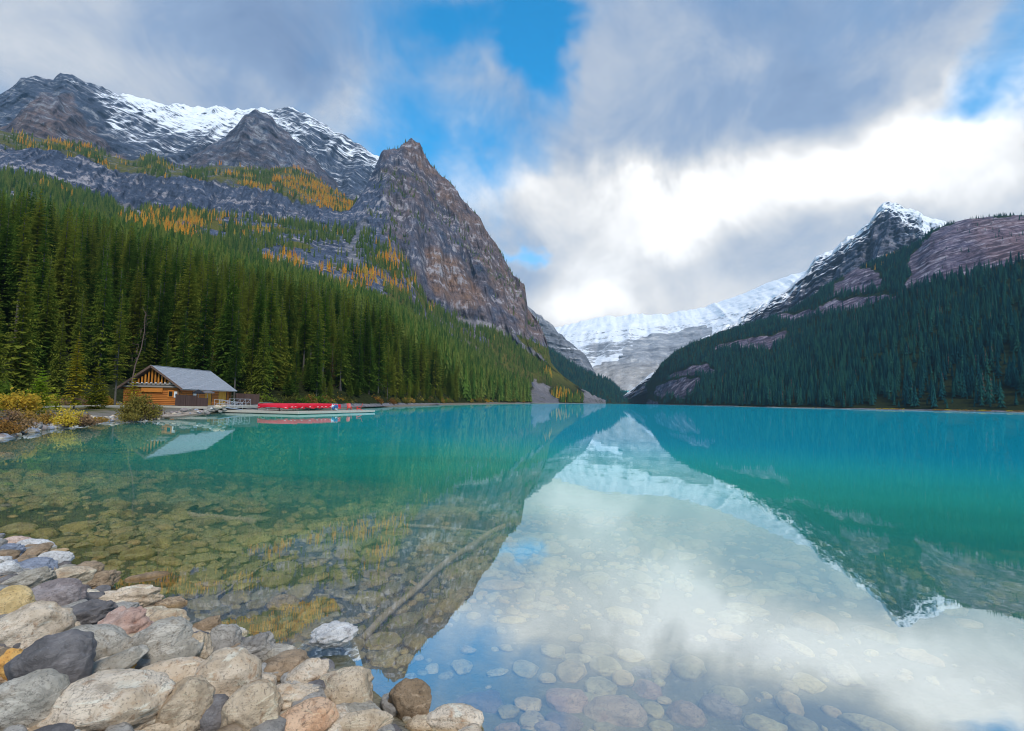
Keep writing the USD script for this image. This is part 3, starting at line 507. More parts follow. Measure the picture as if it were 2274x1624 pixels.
def far_protos(parent, mat, n, R, seed, tiers=8):
    out = []
    sc = UsdGeom.Scope.Define(stage, parent + "/Prototypes")
    for k in range(n):
        x = mesh("tree", spruce_far(seed + k, R * (1 + .25 * math.sin(k * 2.1)), tiers), mat, parent + "/Prototypes"); out.append(x.GetPath())
    return out
def fine_protos(parent, mat, R, seed, start=.02):
    UsdGeom.Scope.Define(stage, parent + "/Prototypes"); out = []
    for k in range(4): out.append(mesh("tree", spruce_near(seed * 10 + k, R * (.85 + .1 * k), start + .05 * k, (20 if R > .15 else 28) + 2 * k, .5, 1.3, .05)[0], mat, parent + "/Prototypes").GetPath())
    return out
def forest(name, label, pts, heights, mat, R=.15, seed=1, tiers=8, fine=False):
    pi = UsdGeom.PointInstancer.Define(stage, numbered("/World", name)); path = str(pi.GetPath()); rg = np.random.default_rng(seed)
    pr = fine_protos(path, mat, R, seed) if fine else far_protos(path, mat, 6, R, seed * 10, tiers); n = len(pts)
    pi.CreatePrototypesRel().SetTargets(pr); pi.CreateProtoIndicesAttr(Vt.IntArray.FromNumpy(rg.integers(0, len(pr), n).astype(np.int32)))
    pi.CreatePositionsAttr(Vt.Vec3fArray.FromNumpy(pts.astype(np.float32)))
    a = rg.uniform(0, 2 * np.pi, n); pi.CreateOrientationsAttr(Vt.QuathArray([Gf.Quath(float(math.cos(x / 2)), 0, 0, float(math.sin(x / 2))) for x in a]))
    wd = rg.uniform(.8, 1.25, n); pi.CreateScalesAttr(Vt.Vec3fArray.FromNumpy(np.column_stack([heights * wd, heights * wd, heights]).astype(np.float32)))
    tag(pi, label, None, None, "stuff"); return n
def scatter(P, dens, rng):
    """random points on a terrain grid; dens: trees per square metre per cell"""
    a, b, c, d = P[:-1, :-1], P[:-1, 1:], P[1:, :-1], P[1:, 1:]
    area = .5 * (np.abs(np.cross(b - a, c - a)[..., 2]) + np.abs(np.cross(b - d, c - d)[..., 2]))
    k = rng.poisson(area * dens[:-1, :-1]); i, j = np.nonzero(k); rep = np.repeat(np.arange(len(i)), k[i, j]); i, j = i[rep], j[rep]
    u, v = rng.random((2, len(i), 1))
    return a[i, j] * (1 - u) * (1 - v) + b[i, j] * u * (1 - v) + c[i, j] * (1 - u) * v + d[i, j] * u * v, i, j
rng = np.random.default_rng(42)
RNG1 = np.hypot(P1[..., 0], P1[..., 1])
# the wood along the left shore and up its slope
dens = np.where(PAR1 < 1.0, np.interp(RNG1, [90, 200, 400, 700, 1300], [.040, .036, .030, .026, .020]), 0.0)
n60 = meshkit.fbm(P1 / 45, 3, 300)
zgrass = (X1 > 1085) & (Y1 > np.interp(X1, [1085, 1110, 1345], [715, 731, 895])) & (P1[..., 2] < 400)
open1 = hard_poly(X1, Y1, [(1115, 735), (1240, 838), (1345, 893), (1345, 905), (1300, 893), (1235, 860), (1180, 825), (1110, 770)])
scr = np.clip(scree1, 0, 1) > .5
dens = np.where(open1, dens * .10, dens)
up = (PAR1 >= 1.0) & (PAR1 < 1.98)
clear = hard_poly(X1, Y1, [(650, 560), (700, 545), (790, 555), (812, 590), (800, 605), (700, 600), (650, 590)]) | hard_poly(X1, Y1, [(470, 500), (520, 490), (480, 545), (460, 560)])
dens = np.where(up, np.clip((n60 - .34) * .16, 0, .026) * (X1 < 1225), dens)
dens = np.where(up & clear, dens * .12, dens)
wedge = (X1 > 1110) & (X1 < 1216) & (Y1 > np.interp(X1, [1110, 1216], [735, 778])) & (PAR1 >= 1.9)
dens = np.where(wedge, .02, dens)
dens = np.where(scr | (P1[..., 2] < .6), 0, dens)
pts, ii, jj = scatter(P1, dens, rng); xx, yy = X1[ii, jj], Y1[ii, jj]; pr = PAR1[ii, jj]; rr = np.hypot(pts[:, 0], pts[:, 1])
ht = np.where(pr < 1.0, np.interp(rr, [90, 300, 700], [25, 22, 18]), 15) * rng.choice([.45, .7, .85, 1.0, 1.1, 1.25], len(pts)) * rng.uniform(.88, 1.1, len(pts))
# golden larches gather above the green forest, below the cliff
gold = np.zeros(len(pts))
for cx_, cy_, rx_, ry_, w_ in [(640, 588, 60, 14, 1.4), (780, 628, 90, 26, 1.5), (380, 515, 90, 34, 1.0), (450, 495, 130, 45, .62), (560, 485, 120, 50, .68), (650, 470, 100, 40, .5), (860, 590, 60, 45, .75), (900, 640, 60, 30, .8), (330, 500, 70, 22, .9), (960, 670, 40, 30, .5), (120, 420, 120, 20, .35), (700, 540, 60, 30, .3), (1265, 880, 40, 10, 1.5), (1225, 850, 12, 20, .3)]:
    gold = np.maximum(gold, w_ * np.exp(-((xx - cx_) / rx_) ** 2 - ((yy - cy_) / ry_) ** 2))
clump = meshkit.fbm(pts / 32, 3, 310)
is_gold = (gold * rng.uniform(.15, 1.0, len(pts)) + (clump - .5) * 1.5 > .40) & ((pr > .70) | ((xx > 1200) & (yy > 840)))
keep = ~((rr < 130) & (pts[:, 0] > -62) & (pts[:, 0] < -36) & (pts[:, 1] < 90))
keep &= ~((pr < 1) & (shore_dist(pts[:, 0], pts[:, 1]) > -4))
pts, ht, xx, yy, pr, rr, is_gold = [v[keep] for v in (pts, ht, xx, yy, pr, rr, is_gold)]
# bench above the cliff band, and ledges of the headland
bpat = np.zeros_like(X1)
for x0_, w_, k_ in ((170, 70, 1), (60, 40, .5), (345, 40, 1), (440, 35, .9), (585, 55, 1.1), (690, 70, 1.2), (760, 40, .8)): bpat = np.maximum(bpat, k_ * np.exp(-((X1 - x0_) / w_) ** 2))
bench = np.where((PAR1 > 2.95) & (PAR1 < 4.0) & (X1 < 812), np.clip((n60 - .62 + .38 * bpat) * .09, 0, .016), 0)
ledge = .0045 * hard_poly(X1, Y1, [(815, 440), (850, 400), (885, 395), (930, 420), (915, 470), (960, 540), (905, 560), (850, 500), (812, 500)]) + .002 * hard_poly(X1, Y1, [(900, 380), (1170, 640), (1210, 760), (1180, 760), (1000, 560)])
ledge = np.where((PAR1 > 2.0) & (PAR1 < 3.0), ledge * 4 * np.clip((n60 - .42) * 6, 0, 1), 0) + np.where((PAR1 > 2.96) & (PAR1 < 3.04) & (X1 > 860) & (X1 < 1210), .004, 0)
bp, bi, bj = scatter(P1, bench + ledge, rng); bg = (meshkit.fbm(bp / 40, 3, 320) + .22 * np.exp(-((X1[bi, bj] - 720) / 70) ** 2) > .58) & (PAR1[bi, bj] > 2.9) & (X1[bi, bj] < 812)
bh = rng.uniform(8, 16, len(bp)) * np.where(X1[bi, bj] > 815, .8, 1)
print("left trees", len(pts), "bench", len(bp))

# the nearest ones stand as trees of their own
SPECIAL = [  # px of the stem, px y of the top, range, kind, label
    (38, 556, 74, 2, "tallest pale green spruce at the left edge, branched down to the shrubs"), (-22, 640, 66, 0, "spruce cut by the left edge of the picture, bright at its foot"), (168, 640, 98, 4, "dark spruce rising behind the yellowing spruce"),
    (256, 640, 80, 3, "slim spruce with a long bare grey trunk left of the boathouse"), (205, 700, 104, 1, "spruce with bare lower stem between the yellowing spruce and the bare trunked one"), (128, 690, 88, 4, "spruce just right of the tallest pale green spruce"),
    (365, 738, 92, 6, "short bright spruce rising behind the boathouse roof ridge"), (402, 680, 100, 2, "full spruce behind the middle of the boathouse roof"), (447, 606, 104, 0, "tall spruce with a visible stem above the roof's right half"), (520, 676, 100, 5, "spruce with a tall bare stem at the right end of the roof"),
    (556, 715, 108, 1, "spruce over the brown fence right of the boathouse"), (617, 655, 118, 2, "tall full spruce above the left end of the red canoes"), (655, 745, 116, 3, "grey stemmed thin spruce above the middle of the canoes"), (745, 700, 140, 3, "thin spruce with a pale trunk above the right end of the canoes"), (700, 770, 120, 6, "short bright young spruce on the shore behind the canoes"), (860, 760, 165, 5, "bare stemmed spruce on the shore right of the dock")]
SPR = M_SPRUCE
used_xy = []
for px, ty, r, k, lab in SPECIAL:
    p = at_range(float(px), 880.0, r); p[2] = ground_z(p[0], p[1]); topz = at_range(float(px), float(ty), r)[2]; h = topz - p[2]
    copy_of(NEAR[k], "spruce_tree", lab, "tree", p - [0, 0, .1], rng.uniform(0, 6.28), None, h); used_xy.append(p[:2])
def own_tree(name, label, px, ty, r, mat, seed, R, start, whorls, droop, lush, sparse, bark=M_BARK):
    p = at_range(float(px), 880.0, r); p[2] = ground_z(p[0], p[1]); h = at_range(float(px), float(ty), r)[2] - p[2]
    t = thing(name, label, "tree", p - [0, 0, .1], rng.uniform(0, 6.28), scale=h); cr, tk = spruce_near(seed, R, start, whorls, droop, lush, sparse)
    mesh("crown", cr, mat, t); mesh("trunk", tk, bark, t)
own_tree("young_pine_tree", "bright yellow green young pine standing in the shrubs at left", 91, 808, 52, M_BRIGHT, 901, .30, .10, 16, .05, 1.5, .0)
own_tree("spruce_tree", "yellowing spruce between the young pine and the boathouse", 166, 733, 64, M_OLIVE, 902, .17, .10, 30, .45, 1.1, .08)
own_tree("young_pine_tree", "small olive pine standing in front of the boathouse gable", 297, 826, 54, M_OLIVE, 903, .20, .30, 14, .3, 1.3, .12)
own_tree("dead_tree", "rust brown dead spruce among the green trees above the dock", 735, 760, 135, M_RUST, 904, .09, .12, 30, .5, 1.0, .1)
own_tree("birch_bush", "yellow leaved bushy sapling right of the yellowing spruce", 213, 806, 68, M_OLIVE, 905, .34, .05, 14, -.2, 1.5, .05)
for k_, (px_, ty_, r_, lab_) in enumerate([(22, 868, 55, "small yellow green pine left of the young bright pine"), (62, 862, 60, "small bright pine behind the golden bush"), (128, 855, 60, "small yellow green pine right of the young bright pine"), (232, 850, 72, "small yellow green spruce left of the boathouse gable")]):
    own_tree("young_pine_tree", lab_, px_, ty_, r_, M_BRIGHT if k_ < 3 else M_OLIVE, 920 + k_, .26, .05, 14, .1, 1.5, .0)
# leaning bare snag
sa, sb = at_range(300.0, 812.0, 78), at_range(323.0, 692.0, 78)
t = thing("dead_tree", "leaning bare dead trunk in the dark wood left of the boathouse roof", "tree", sa)
d = sb - sa; bend = np.array([0.35, 0, 0])
mesh("trunk", taper_tube([-.35 * d, .0 * d, .3 * d + bend, .6 * d + bend, d], [.075, .062, .05, .038, .02], 7), M_SNAG, t)
mesh("branch", cat_([bar(q * d, q * d + np.array([rng.uniform(-1, 1.3), 0, rng.uniform(.1, .9)]), .018, sides=4) for q in np.linspace(.2, .97, 14)]), M_SNAG, t)

skyl = np.interp(xx, [-400, 0, 60, 300, 420, 560, 700, 850, 1000, 1180], [395, 402, 412, 492, 535, 580, 612, 655, 745, 850])     # no tree stands above the wood's own skyline
for _ in range(3):
    ty_ = project(pts + np.stack([ht * 0, ht * 0, ht], -1))[1]; ht = np.where((pr < 1) & (ty_ < skyl) & (rr < 400), ht * .88, ht)
size = ht / rr * (pr < 1)
okk = np.ones(len(pts), bool)
if used_xy:
    dd, _ = cKDTree(np.array(used_xy)).query(pts[:, :2]); okk = dd > 1.6
pts, ht, xx, yy, pr, rr, is_gold, size = [v[okk] for v in (pts, ht, xx, yy, pr, rr, is_gold, size)]
inview = (xx > -260) & (xx < 1400); order = np.argsort(-(size * inview * ~is_gold)); near_i = order[:284]
for i in near_i:
    k = int(rng.integers(0, 8)); zone = ["in the dense wood left of the boathouse", "in the wood behind the boathouse", "in the wood behind the dock and red canoes", "in the wood along the shore beyond the dock"][int(np.searchsorted([262, 530, 830], xx[i]))]
    tone = "tall spruce" if ht[i] > 24 else "middling spruce" if ht[i] > 17 else "small spruce"
    copy_of(NEAR[k], "spruce_tree", f"{tone} {zone}", "tree", pts[i] - [0, 0, .2], rng.uniform(0, 6.28), f"{tone}s {zone}", (ht[i] * rng.uniform(.7, 1.3),) * 2 + (ht[i],))
rest = np.ones(len(pts), bool); rest[near_i] = False
un = np.where((PAR1 < .5) & (RNG1 < 420) & (P1[..., 2] > .3), np.interp(PAR1, [0, .06, .2, .5], [.11, .09, .03, .02]), 0); up_, ui, uj = scatter(P1, un, rng); uok = (shore_dist(up_[:, 0], up_[:, 1]) < -3) & ~((np.hypot(up_[:, 0], up_[:, 1]) < 100) & (up_[:, 0] > -60)); up_ = up_[uok]
forest("young_conifers", "young conifers and undergrowth beneath the wood on the left shore", up_ - [0, 0, .2], rng.uniform(1.5, 7.0, len(up_)), M_SPRUCE, .20, 12, 9, True)
midd = rest & ~is_gold & (pr < 1) & (rr < 330)
forest("conifer_wood", "conifers filling the wood behind the first trees of the left shore", pts[midd] - [0, 0, .3], ht[midd], M_SPRUCE, .115, 14, 9, True); rest &= ~midd
forest("conifer_forest", "dark green conifer forest covering the left mountainside", np.vstack([pts[rest & ~is_gold], bp[~bg]]) - [0, 0, .3], np.concatenate([ht[rest & ~is_gold], bh[~bg]]), M_SPRUCE_FAR, .14, 3, 9)
forest("larch_forest", "golden larches scattered below and above the pale cliff band", np.vstack([pts[rest & is_gold], bp[bg]]) - [0, 0, .3], np.concatenate([ht[rest & is_gold] * .85, bh[bg]]), M_LARCH, .15, 5, 7)
# right mountainside and the far end
R5 = np.hypot(P5[..., 0], P5[..., 1])
d5 = np.where((PAR5 < 2.02) & (P5[..., 2] > .9), np.where(rock5 > .5, .0003 + .0014 * (n5 > .58), np.clip((veg5 - .25) * .06, 0, .03) * np.clip(2.0 - 2 * meshkit.fbm(P5 / 90, 3, 340), .55, 1.2)), 0) * (X5 > 1390)
d5 = d5 + np.where((PAR5 > 1.97) & (PAR5 < 2.05) & (X5 > 2040), .008, 0)
p5, i5, j5 = scatter(P5, d5, rng); h5 = np.interp(np.hypot(p5[:, 0], p5[:, 1]), [500, 900, 1600], [20, 18, 14]) * rng.choice([.45, .7, .85, 1.0, 1.1, 1.25], len(p5)) * rng.uniform(.88, 1.1, len(p5))
h5 = np.where((PAR5[i5, j5] > 1.93) | (rock5[i5, j5] > .5), h5 * .55, h5)
hi = (PAR5[i5, j5] > 1.7) & (meshkit.fbm(p5 / 60, 3, 330) > .60) & (X5[i5, j5] > 1880) & (X5[i5, j5] < 2060)
p8, i8, _ = scatter(P8, np.where(P8[..., 2] > 1, .014, 0) * (Y8 > 0), rng); p9, _, _ = scatter(P9, np.full(P9.shape[:2], .012), rng)
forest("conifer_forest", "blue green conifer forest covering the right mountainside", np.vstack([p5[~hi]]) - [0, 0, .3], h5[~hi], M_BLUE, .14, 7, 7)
snag = rng.random(len(p5)) < .03
forest("conifer_forest", "grey dead conifers standing in the right forest", p5[snag] + [2, 0, -.3], h5[snag] * .9, M_SNAG, .06, 17, 5)
forest("larch_forest", "small orange larches below the snow peak on the right ridge", p5[hi] - [0, 0, .3], h5[hi] * .8, M_LARCH, .15, 8, 6)
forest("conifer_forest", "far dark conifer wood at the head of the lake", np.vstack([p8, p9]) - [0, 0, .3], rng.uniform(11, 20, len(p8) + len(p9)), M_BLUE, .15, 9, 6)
print("right", len(p5), "far", len(p8) + len(p9))
# ------------------------------------------------------------------ boulders and stones
def stone_material(name, c1, c2, stain, speck=(.05, .045, .04), speckle=.5, algae=.85, under=False):
    g = Graph(); pos = g("geometry"); z = g.o(g("separate_xyz", vector=pos), "z")
    oi = g("object_info"); off = g("vector_math", math_type="scale", vector1=g("object_info", out="location"), scale=3.7)
    q = g("vector_math", math_type="add", vector1=pos, vector2=off)
    n1 = g.noise(q, 3.2, 5.0, .6, .4); n2 = g.noise(q, 13.0, 6.0, .68, .3); n3 = g.noise(q, 62.0, 4.0, .7); vein = g.noise(g.scalev(q, (3, 3, 15), (.5, .35, 0)), 1.6, 5.0, .6, .8)
    c = g.lerp(g.step(n1, .34, .66), c1, c2)
    c = g.lerp(g.m("multiply", g.step(n2, .52, .70), .75), c, stain)
    c = g.lerp(g.m("multiply", g.step(vein, .56, .63), .4), c, tuple(min(.8, v * 1.5) for v in c2))
    c = g.lerp(g.m("multiply", g.step(n3, .555, .63), speckle), c, speck)
    seam = g.noise(g.scalev(q, (2.2, 2.2, 9.0), (.9, .4, .3)), 2.2, 6.0, .62, 1.2); c = g.lerp(g.m("multiply", g.step(g.m("absolute", g.m("subtract", seam, .5)), .022, .0), g.m("multiply", g.step(n1, .45, .6), .55)), c, speck)
    c = g.lerp(g.m("multiply", g.step(g.noise(q, 5.5, 6.0, .7, .5), .50, .66), .6), c, tuple(.55 * v for v in c1))
    pal = g("rgb_ramp", fac=g.m("fraction", g.m("multiply", oi, 7.31)), ramp=[(0, (.9, .85, .72)), (.3, (1.15, 1.08, .9)), (.55, (.70, .72, .72)), (.75, (1.2, .98, .8)), (1, (.85, .9, .95))])
    if under: c = g.mul(1.0, c, pal)
    wet = g.step(g.m("multiply_add", n2, .05, z), .075, .025)        # wet and algae stained below the waterline
    c = g.lerp(g.m("multiply", wet, algae), c, g("mix_color", blend_type="multiply", fac=1.0, a=c, b=(.78, .64, .38)))
    h = g.m("multiply_add", n2, .6, g.m("multiply", n3, .3))
    b = g("bump", height=h, strength=.9, distance=.035)
    rough = g.m("multiply_add", wet, -.45, .85)
    return g.build(name, surface=g("principled_bsdf", base_color=c, roughness=rough, specular_ior_level=.3, normal=b))
ST = {
 "pale": stone_material("pale_stone_look", (.52, .40, .28), (.70, .58, .45), (.36, .20, .10)),
 "cream": stone_material("cream_stone_look", (.58, .40, .17), (.68, .50, .26), (.48, .26, .07)),
 "pink": stone_material("pink_stone_look", (.44, .28, .22), (.62, .46, .38), (.27, .15, .11)),
 "beige": stone_material("beige_stone_look", (.42, .31, .20), (.60, .475, .34), (.30, .17, .085)),
 "grey": stone_material("grey_stone_look", (.23, .21, .19), (.38, .35, .31), (.15, .13, .11)),
 "green": stone_material("grey_green_stone_look", (.31, .275, .22), (.48, .43, .36), (.22, .165, .11)),
 "dark": stone_material("dark_stone_look", (.115, .105, .105), (.19, .172, .168), (.09, .075, .07), (.28, .26, .25), .3),
 "blue": stone_material("blue_grey_stone_look", (.17, .19, .24), (.32, .34, .40), (.11, .11, .13)),
 "white": stone_material("white_stone_look", (.50, .48, .46), (.64, .61, .58), (.28, .25, .25)),
 "orange": stone_material("orange_stone_look", (.62, .26, .05), (.70, .44, .15), (.34, .17, .05)),
 "brown": stone_material("brown_stone_look", (.24, .165, .10), (.37, .27, .18), (.12, .08, .05)),
 "salmon": stone_material("salmon_stone_look", (.60, .31, .16), (.68, .45, .29), (.36, .18, .10)),
 "purple": stone_material("purple_stone_look", (.22, .175, .165), (.32, .27, .255), (.14, .11, .105)),
}
ST_UNDER = stone_material("lake_stone_look", (.48, .42, .18), (.70, .62, .33), (.20, .145, .055), (.07, .055, .03), .4, .35, True)
def rock_shape(seed, a, b, c, ang=.4, sub=4, rough=.14):
    """a water worn stone: ellipsoid with a few flattened faces, lumps and pits; half sizes a, b, c"""
    rg = np.random.default_rng(seed); m = trimesh.creation.icosphere(subdivisions=sub); v = m.vertices.copy()
    ang = ang * .75; v = np.sign(v) * np.abs(v) ** .86; v /= np.linalg.norm(v, axis=1, keepdims=True) ** .55
    for _ in range(int(3 + ang * 14)):
        n = rg.normal(size=3); n /= np.linalg.norm(n); o = rg.uniform(.62, .92) if rg.random() < ang else rg.uniform(.82, .98)
        ov = v @ n - o; v -= np.clip(ov, 0, None)[:, None] * n * .93
    lump = (meshkit.fbm(v * 1.3 + seed * 7.1, 3, seed) - .5) * rough * 3.0 + (meshkit.fbm(v * 4.2 + seed, 4, seed + 1) - .5) * rough * (1.0 + 1.2 * ang)
    if ang > .45: lump += -np.clip(rid(v * 2.2 + seed * 3.3, 3, seed + 5) - .72, 0, 1) * rough * 3
    v = v * (1 + lump[:, None]); v = v / np.abs(v).max(0) * [a, b, c]
    return v, np.asarray(m.faces)
def rotm(yaw, pitch=0, roll=0): return trimesh.transformations.euler_matrix(roll, pitch, yaw)[:3, :3]
def ground_hit(px, py, lift=0.0):
    """where the sight line meets the bank (raised by lift)"""
    d = raydir(float(px), float(py)); t = np.linspace(1.0, 60, 2400); q = CAM + d * t[:, None]
    below = q[:, 2] < ground_z(q[:, 0], q[:, 1]) + lift
    return q[np.argmax(below)] if below.any() else q[-1]
K = 2274 / 4096
def boulder(i, x, y, w, h, kind, label, tilt=0.0, ang=.35, name="boulder", deep=.8, group=None, sub=4, under=False):
    """x, y, w, h in the photograph's own pixels"""
    px, py, pw, ph = x * K, y * K, w * K, h * K
    if under: p = ground_hit(px, py, .02)
    else: p = ground_hit(px, py, .0)
    dist = float((p - CAM) @ FWD); a = pw / 2 * dist / FOC; hh = ph / 2 * dist / FOC; th = math.asin((EYE - p[2]) / np.linalg.norm(p - CAM))
    b = a * deep
    c2 = (hh / math.cos(th)) ** 2 - (b * math.tan(th)) ** 2; c = math.sqrt(c2) if c2 > (.42 * a) ** 2 else .42 * a
    if c2 <= (.42 * a) ** 2: b = max(.45 * a, math.sqrt(max(hh ** 2 - (c * math.cos(th)) ** 2, .01 * a * a)) / math.sin(th))
    c = min(c, 1.0 * a if not under else .62 * a)
    p = ground_hit(px, py, (c * .72 if not under else c * .30) + (.14 if "breaking the surface" in label else 0))
    dist2 = float((p - CAM) @ FWD); f = dist2 / dist; a, b, c = a * f, b * f, c * f
    if under and i != 308: p[2] = min(p[2], -.05 - c * .95)
    yaw = -math.atan2(p[0], p[1])
    v, fa = rock_shape(500 + i, a * 1.10, b * 1.0, c * 1.22, ang, sub)
    v = v @ trimesh.transformations.rotation_matrix(math.radians(-tilt), [0, 1, 0])[:3, :3].T @ rotm(yaw).T
    t = mesh(name, (v, fa), ST_UNDER if kind == "under" else ST[kind], smooth=True, label=label, cat="rock", group=group)
    UsdGeom.Xformable(t).AddTranslateOp().Set(Gf.Vec3d(*map(float, p))); return p, max(a, b)
c1 = lambda x, y, w, h: (x / 1.856, 2050 + y / 1.856, w / 1.856, h / 1.856)
c2_ = lambda x, y, w, h: (900 + x / 1.856, 2050 + y / 1.856, w / 1.856, h / 1.856)
c3 = lambda x, y, w, h: (1800 + x / 1.516, 2200 + y / 1.516, w / 1.516, h / 1.516)
BOULDERS = [
 (c1(105, 225, 190, 75), "pink", "pinkish tan stone topmost at the left edge of the rock bank", 0, .3),
 (c1(255, 258, 240, 95), "white", "long pale stone at the top of the bank beside the water", -8, .35),
 (c1(75, 298, 180, 110), "blue", "dark blue grey block below the topmost tan stone at left", 0, .7),
 (c1(258, 312, 220, 105), "brown", "ridged tan brown stone leaning on the long pale stone", 22, .6),
 (c1(440, 295, 110, 45), "pale", "small light stone at the tip of the upper bank", 0, .4),
 (c1(375, 355, 255, 108), "white", "whitish grey boulder at the water's edge below the upper tip", 0, .4),
 (c1(240, 428, 320, 140), "blue", "broad grey blue boulder with dark lower face near the left top", 4, .5),
 (c1(22, 362, 110, 65), "white", "pale blue grey stone on the left edge under the blue block", 0, .3),
 (c1(92, 382, 84, 52), "blue", "small slate blue stone between two pale ones at left", 0, .6),
 (c1(50, 445, 175, 140), "white", "cracked white stone on the left edge", -10, .5),
 (c1(42, 512, 150, 70), "dark", "dark slate stone under the cracked white stone at left", 12, .6),
 (c1(640, 442, 220, 130), "brown", "brown grey boulder standing at the water behind a lighter one", 8, .3),
 (c1(490, 505, 330, 165), "beige", "mottled grey brown boulder with white flecks near the water", 8, .4),
 (c1(745, 518, 240, 140), "brown", "angular brown boulder with pale edge reaching into the water", 18, .75),
 (c1(345, 492, 100, 70), "white", "small whitish stone wedged between brown boulders", 0, .3),
 (c1(165, 535, 350, 130), "green", "layered grey slab with a ridged top edge at left", 16, .8),
 (c1(395, 640, 375, 230), "purple", "large smooth grey purple boulder above the dark slab", 4, .25),
 (c1(85, 715, 270, 330), "cream", "big yellow cream boulder at the left edge", 8, .35),
 (c1(645, 640, 180, 110), "pale", "flat pale stone behind the dark slab", 0, .5),
 (c1(970, 650, 400, 120), "pale", "flat whitish rock lying partly in the shallow water", 4, .7),
 (c1(1262, 690, 225, 84), "brown", "flat brown stone awash right of the flat whitish rock", 6, .5),
 (c1(625, 775, 430, 190), "dark", "dark grey slab with a sharp angled right face", 0, .9),
 (c1(870, 745, 260, 130), "grey", "grey brown stone behind the dark slab's right end", 4, .6),
 (c1(225, 885, 470, 330), "pale", "large pale boulder streaked with fine dark cracks", 18, .35),
 (c1(880, 880, 430, 260), "pink", "broken pink boulder with a deep notch", 6, .85),
 (c1(1100, 775, 260, 130), "beige", "rounded pale boulder behind the pink one", 0, .3),
 (c1(1215, 845, 320, 210), "beige", "rounded speckled beige boulder right of the pink one", 0, .2),
 (c1(500, 865, 150, 95), "beige", "small tan stone wedged below the dark slab", 0, .4),
 (c1(612, 872, 130, 66), "grey", "small grey stone behind the grey green boulder", 0, .4),
 (c1(690, 1020, 510, 300), "green", "smooth grey green boulder in the middle of the bank", -14, .2),
 (c1(1170, 1005, 440, 310), "green", "smooth grey brown oval boulder leaning to the right", 26, .2),
 (c1(390, 1155, 500, 410), "dark", "large dark purple grey boulder, darkest of the bank", -6, .35),
 (c1(75, 1155, 225, 310), "orange", "rough orange boulder at the left edge", 0, .6),
 (c1(830, 1165, 440, 210), "green", "light grey boulder behind the small orange stone", 18, .35),
 (c1(865, 1185, 230, 105), "orange", "small orange stone lying on the light grey boulder", 12, .4),
 (c1(1260, 1085, 410, 195), "green", "grey wedge shaped boulder with a blue tinged right end", 12, .5),
 (c1(1465, 1035, 230, 320), "beige", "upright beige grey rock with a jagged right side", 10, .65),
 (c1(1515, 870, 280, 120), "brown", "long amber brown stone lying at the waterline", 18, .5),
 (c1(1672, 965, 225, 280), "grey", "upright rounded grey boulder at the water's edge", 0, .3),
 (c1(1790, 905, 90, 130), "white", "small whitish rough stone attached behind the upright grey boulder", 0, .7),
 (c1(1255, 1240, 530, 210), "pale", "long light grey boulder in the middle foreground", 0, .25),
 (c1(1700, 1250, 430, 390), "pale", "tall cream boulder with an orange stained dent", 26, .45),
 (c1(195, 1450, 480, 400), "green", "big rounded speckled boulder in the lower left corner", 0, .15),
 (c1(830, 1430, 780, 420), "pale", "largest pale pinkish boulder with a broken lower right corner", -6, .55),
 (c1(1370, 1450, 380, 340), "beige", "tan boulder with dark stains right of the largest boulder", 4, .4),
 (c1(1590, 1500, 230, 250), "dark", "dark grey boulder between two tan ones at the bottom", 24, .3),
 (c2_(215, 1470, 410, 340), "beige", "speckled cream boulder at the bottom left of the salmon one", 10, .3),
 (c1(640, 1570, 270, 110), "purple", "purple ridged stone in front of the largest boulder", 22, .8),
 (c1(790, 1605, 320, 100), "grey", "grey blue boulder cut by the bottom edge", 0, .2),
 (c1(450, 1395, 190, 120), "blue", "slate blue stone in the gap below the dark boulder", 10, .5),
 (c1(1160, 1625, 220, 50), "beige", "low tan stone at the bottom edge left of the dark boulder", 0, .3),
 (c2_(225, 1020, 260, 190), "grey", "dark angular grey rock with a ragged tip at the waterline", 20, .9),
 (c2_(430, 1165, 370, 210), "brown", "wet brown boulder with a dry pale top, half in the water", 10, .3),
 (c2_(612, 1225, 360, 220), "pale", "pale speckled egg shaped boulder right of the wet brown one", 22, .25),
 (c2_(880, 1275, 400, 240), "beige", "light grey blocky boulder at the edge of the water", 12, .5),
 (c2_(925, 1360, 350, 310), "beige", "rounded brown speckled boulder leaning over the water", 28, .15),
 (c2_(530, 1395, 420, 190), "pale", "cracked flat tan slab between the pale boulders", -8, .75),
 (c2_(600, 1550, 430, 240), "salmon", "rounded salmon pink boulder at the bottom edge", 10, .2),
 (c2_(1000, 1510, 370, 190), "green", "grey white striped boulder right of the salmon one", -16, .3),
 (c2_(1015, 1585, 420, 130), "beige", "tan boulder cut by the bottom edge below the striped one", 0, .3),
 (c2_(1380, 1415, 310, 270), "brown", "lone rough brown boulder standing in the blue water", 0, .5),
 (c2_(1455, 1575, 220, 110), "beige", "small beige stone with a dark cleft at the bottom edge", 0, .4),
 (c2_(1705, 1555, 400, 190), "pale", "pale rounded boulder at the bottom edge right of the lone brown one", 0, .35),
 (c2_(812, 912, 330, 165), "white", "white and violet rock breaking the surface near the sunken pole", 4, .7),
 (c3(350, 1088, 150, 40), "beige", "small pale stone top just above the bottom edge", 0, .3),
 (c3(592, 1078, 150, 66), "pale", "pale stone top at the bottom edge in the blue reflection", 0, .3),
]
placed = []
for i, (q, kind, lab, tilt, ang) in enumerate(BOULDERS):
    placed.append(boulder(i, *q, kind, lab, tilt, ang))
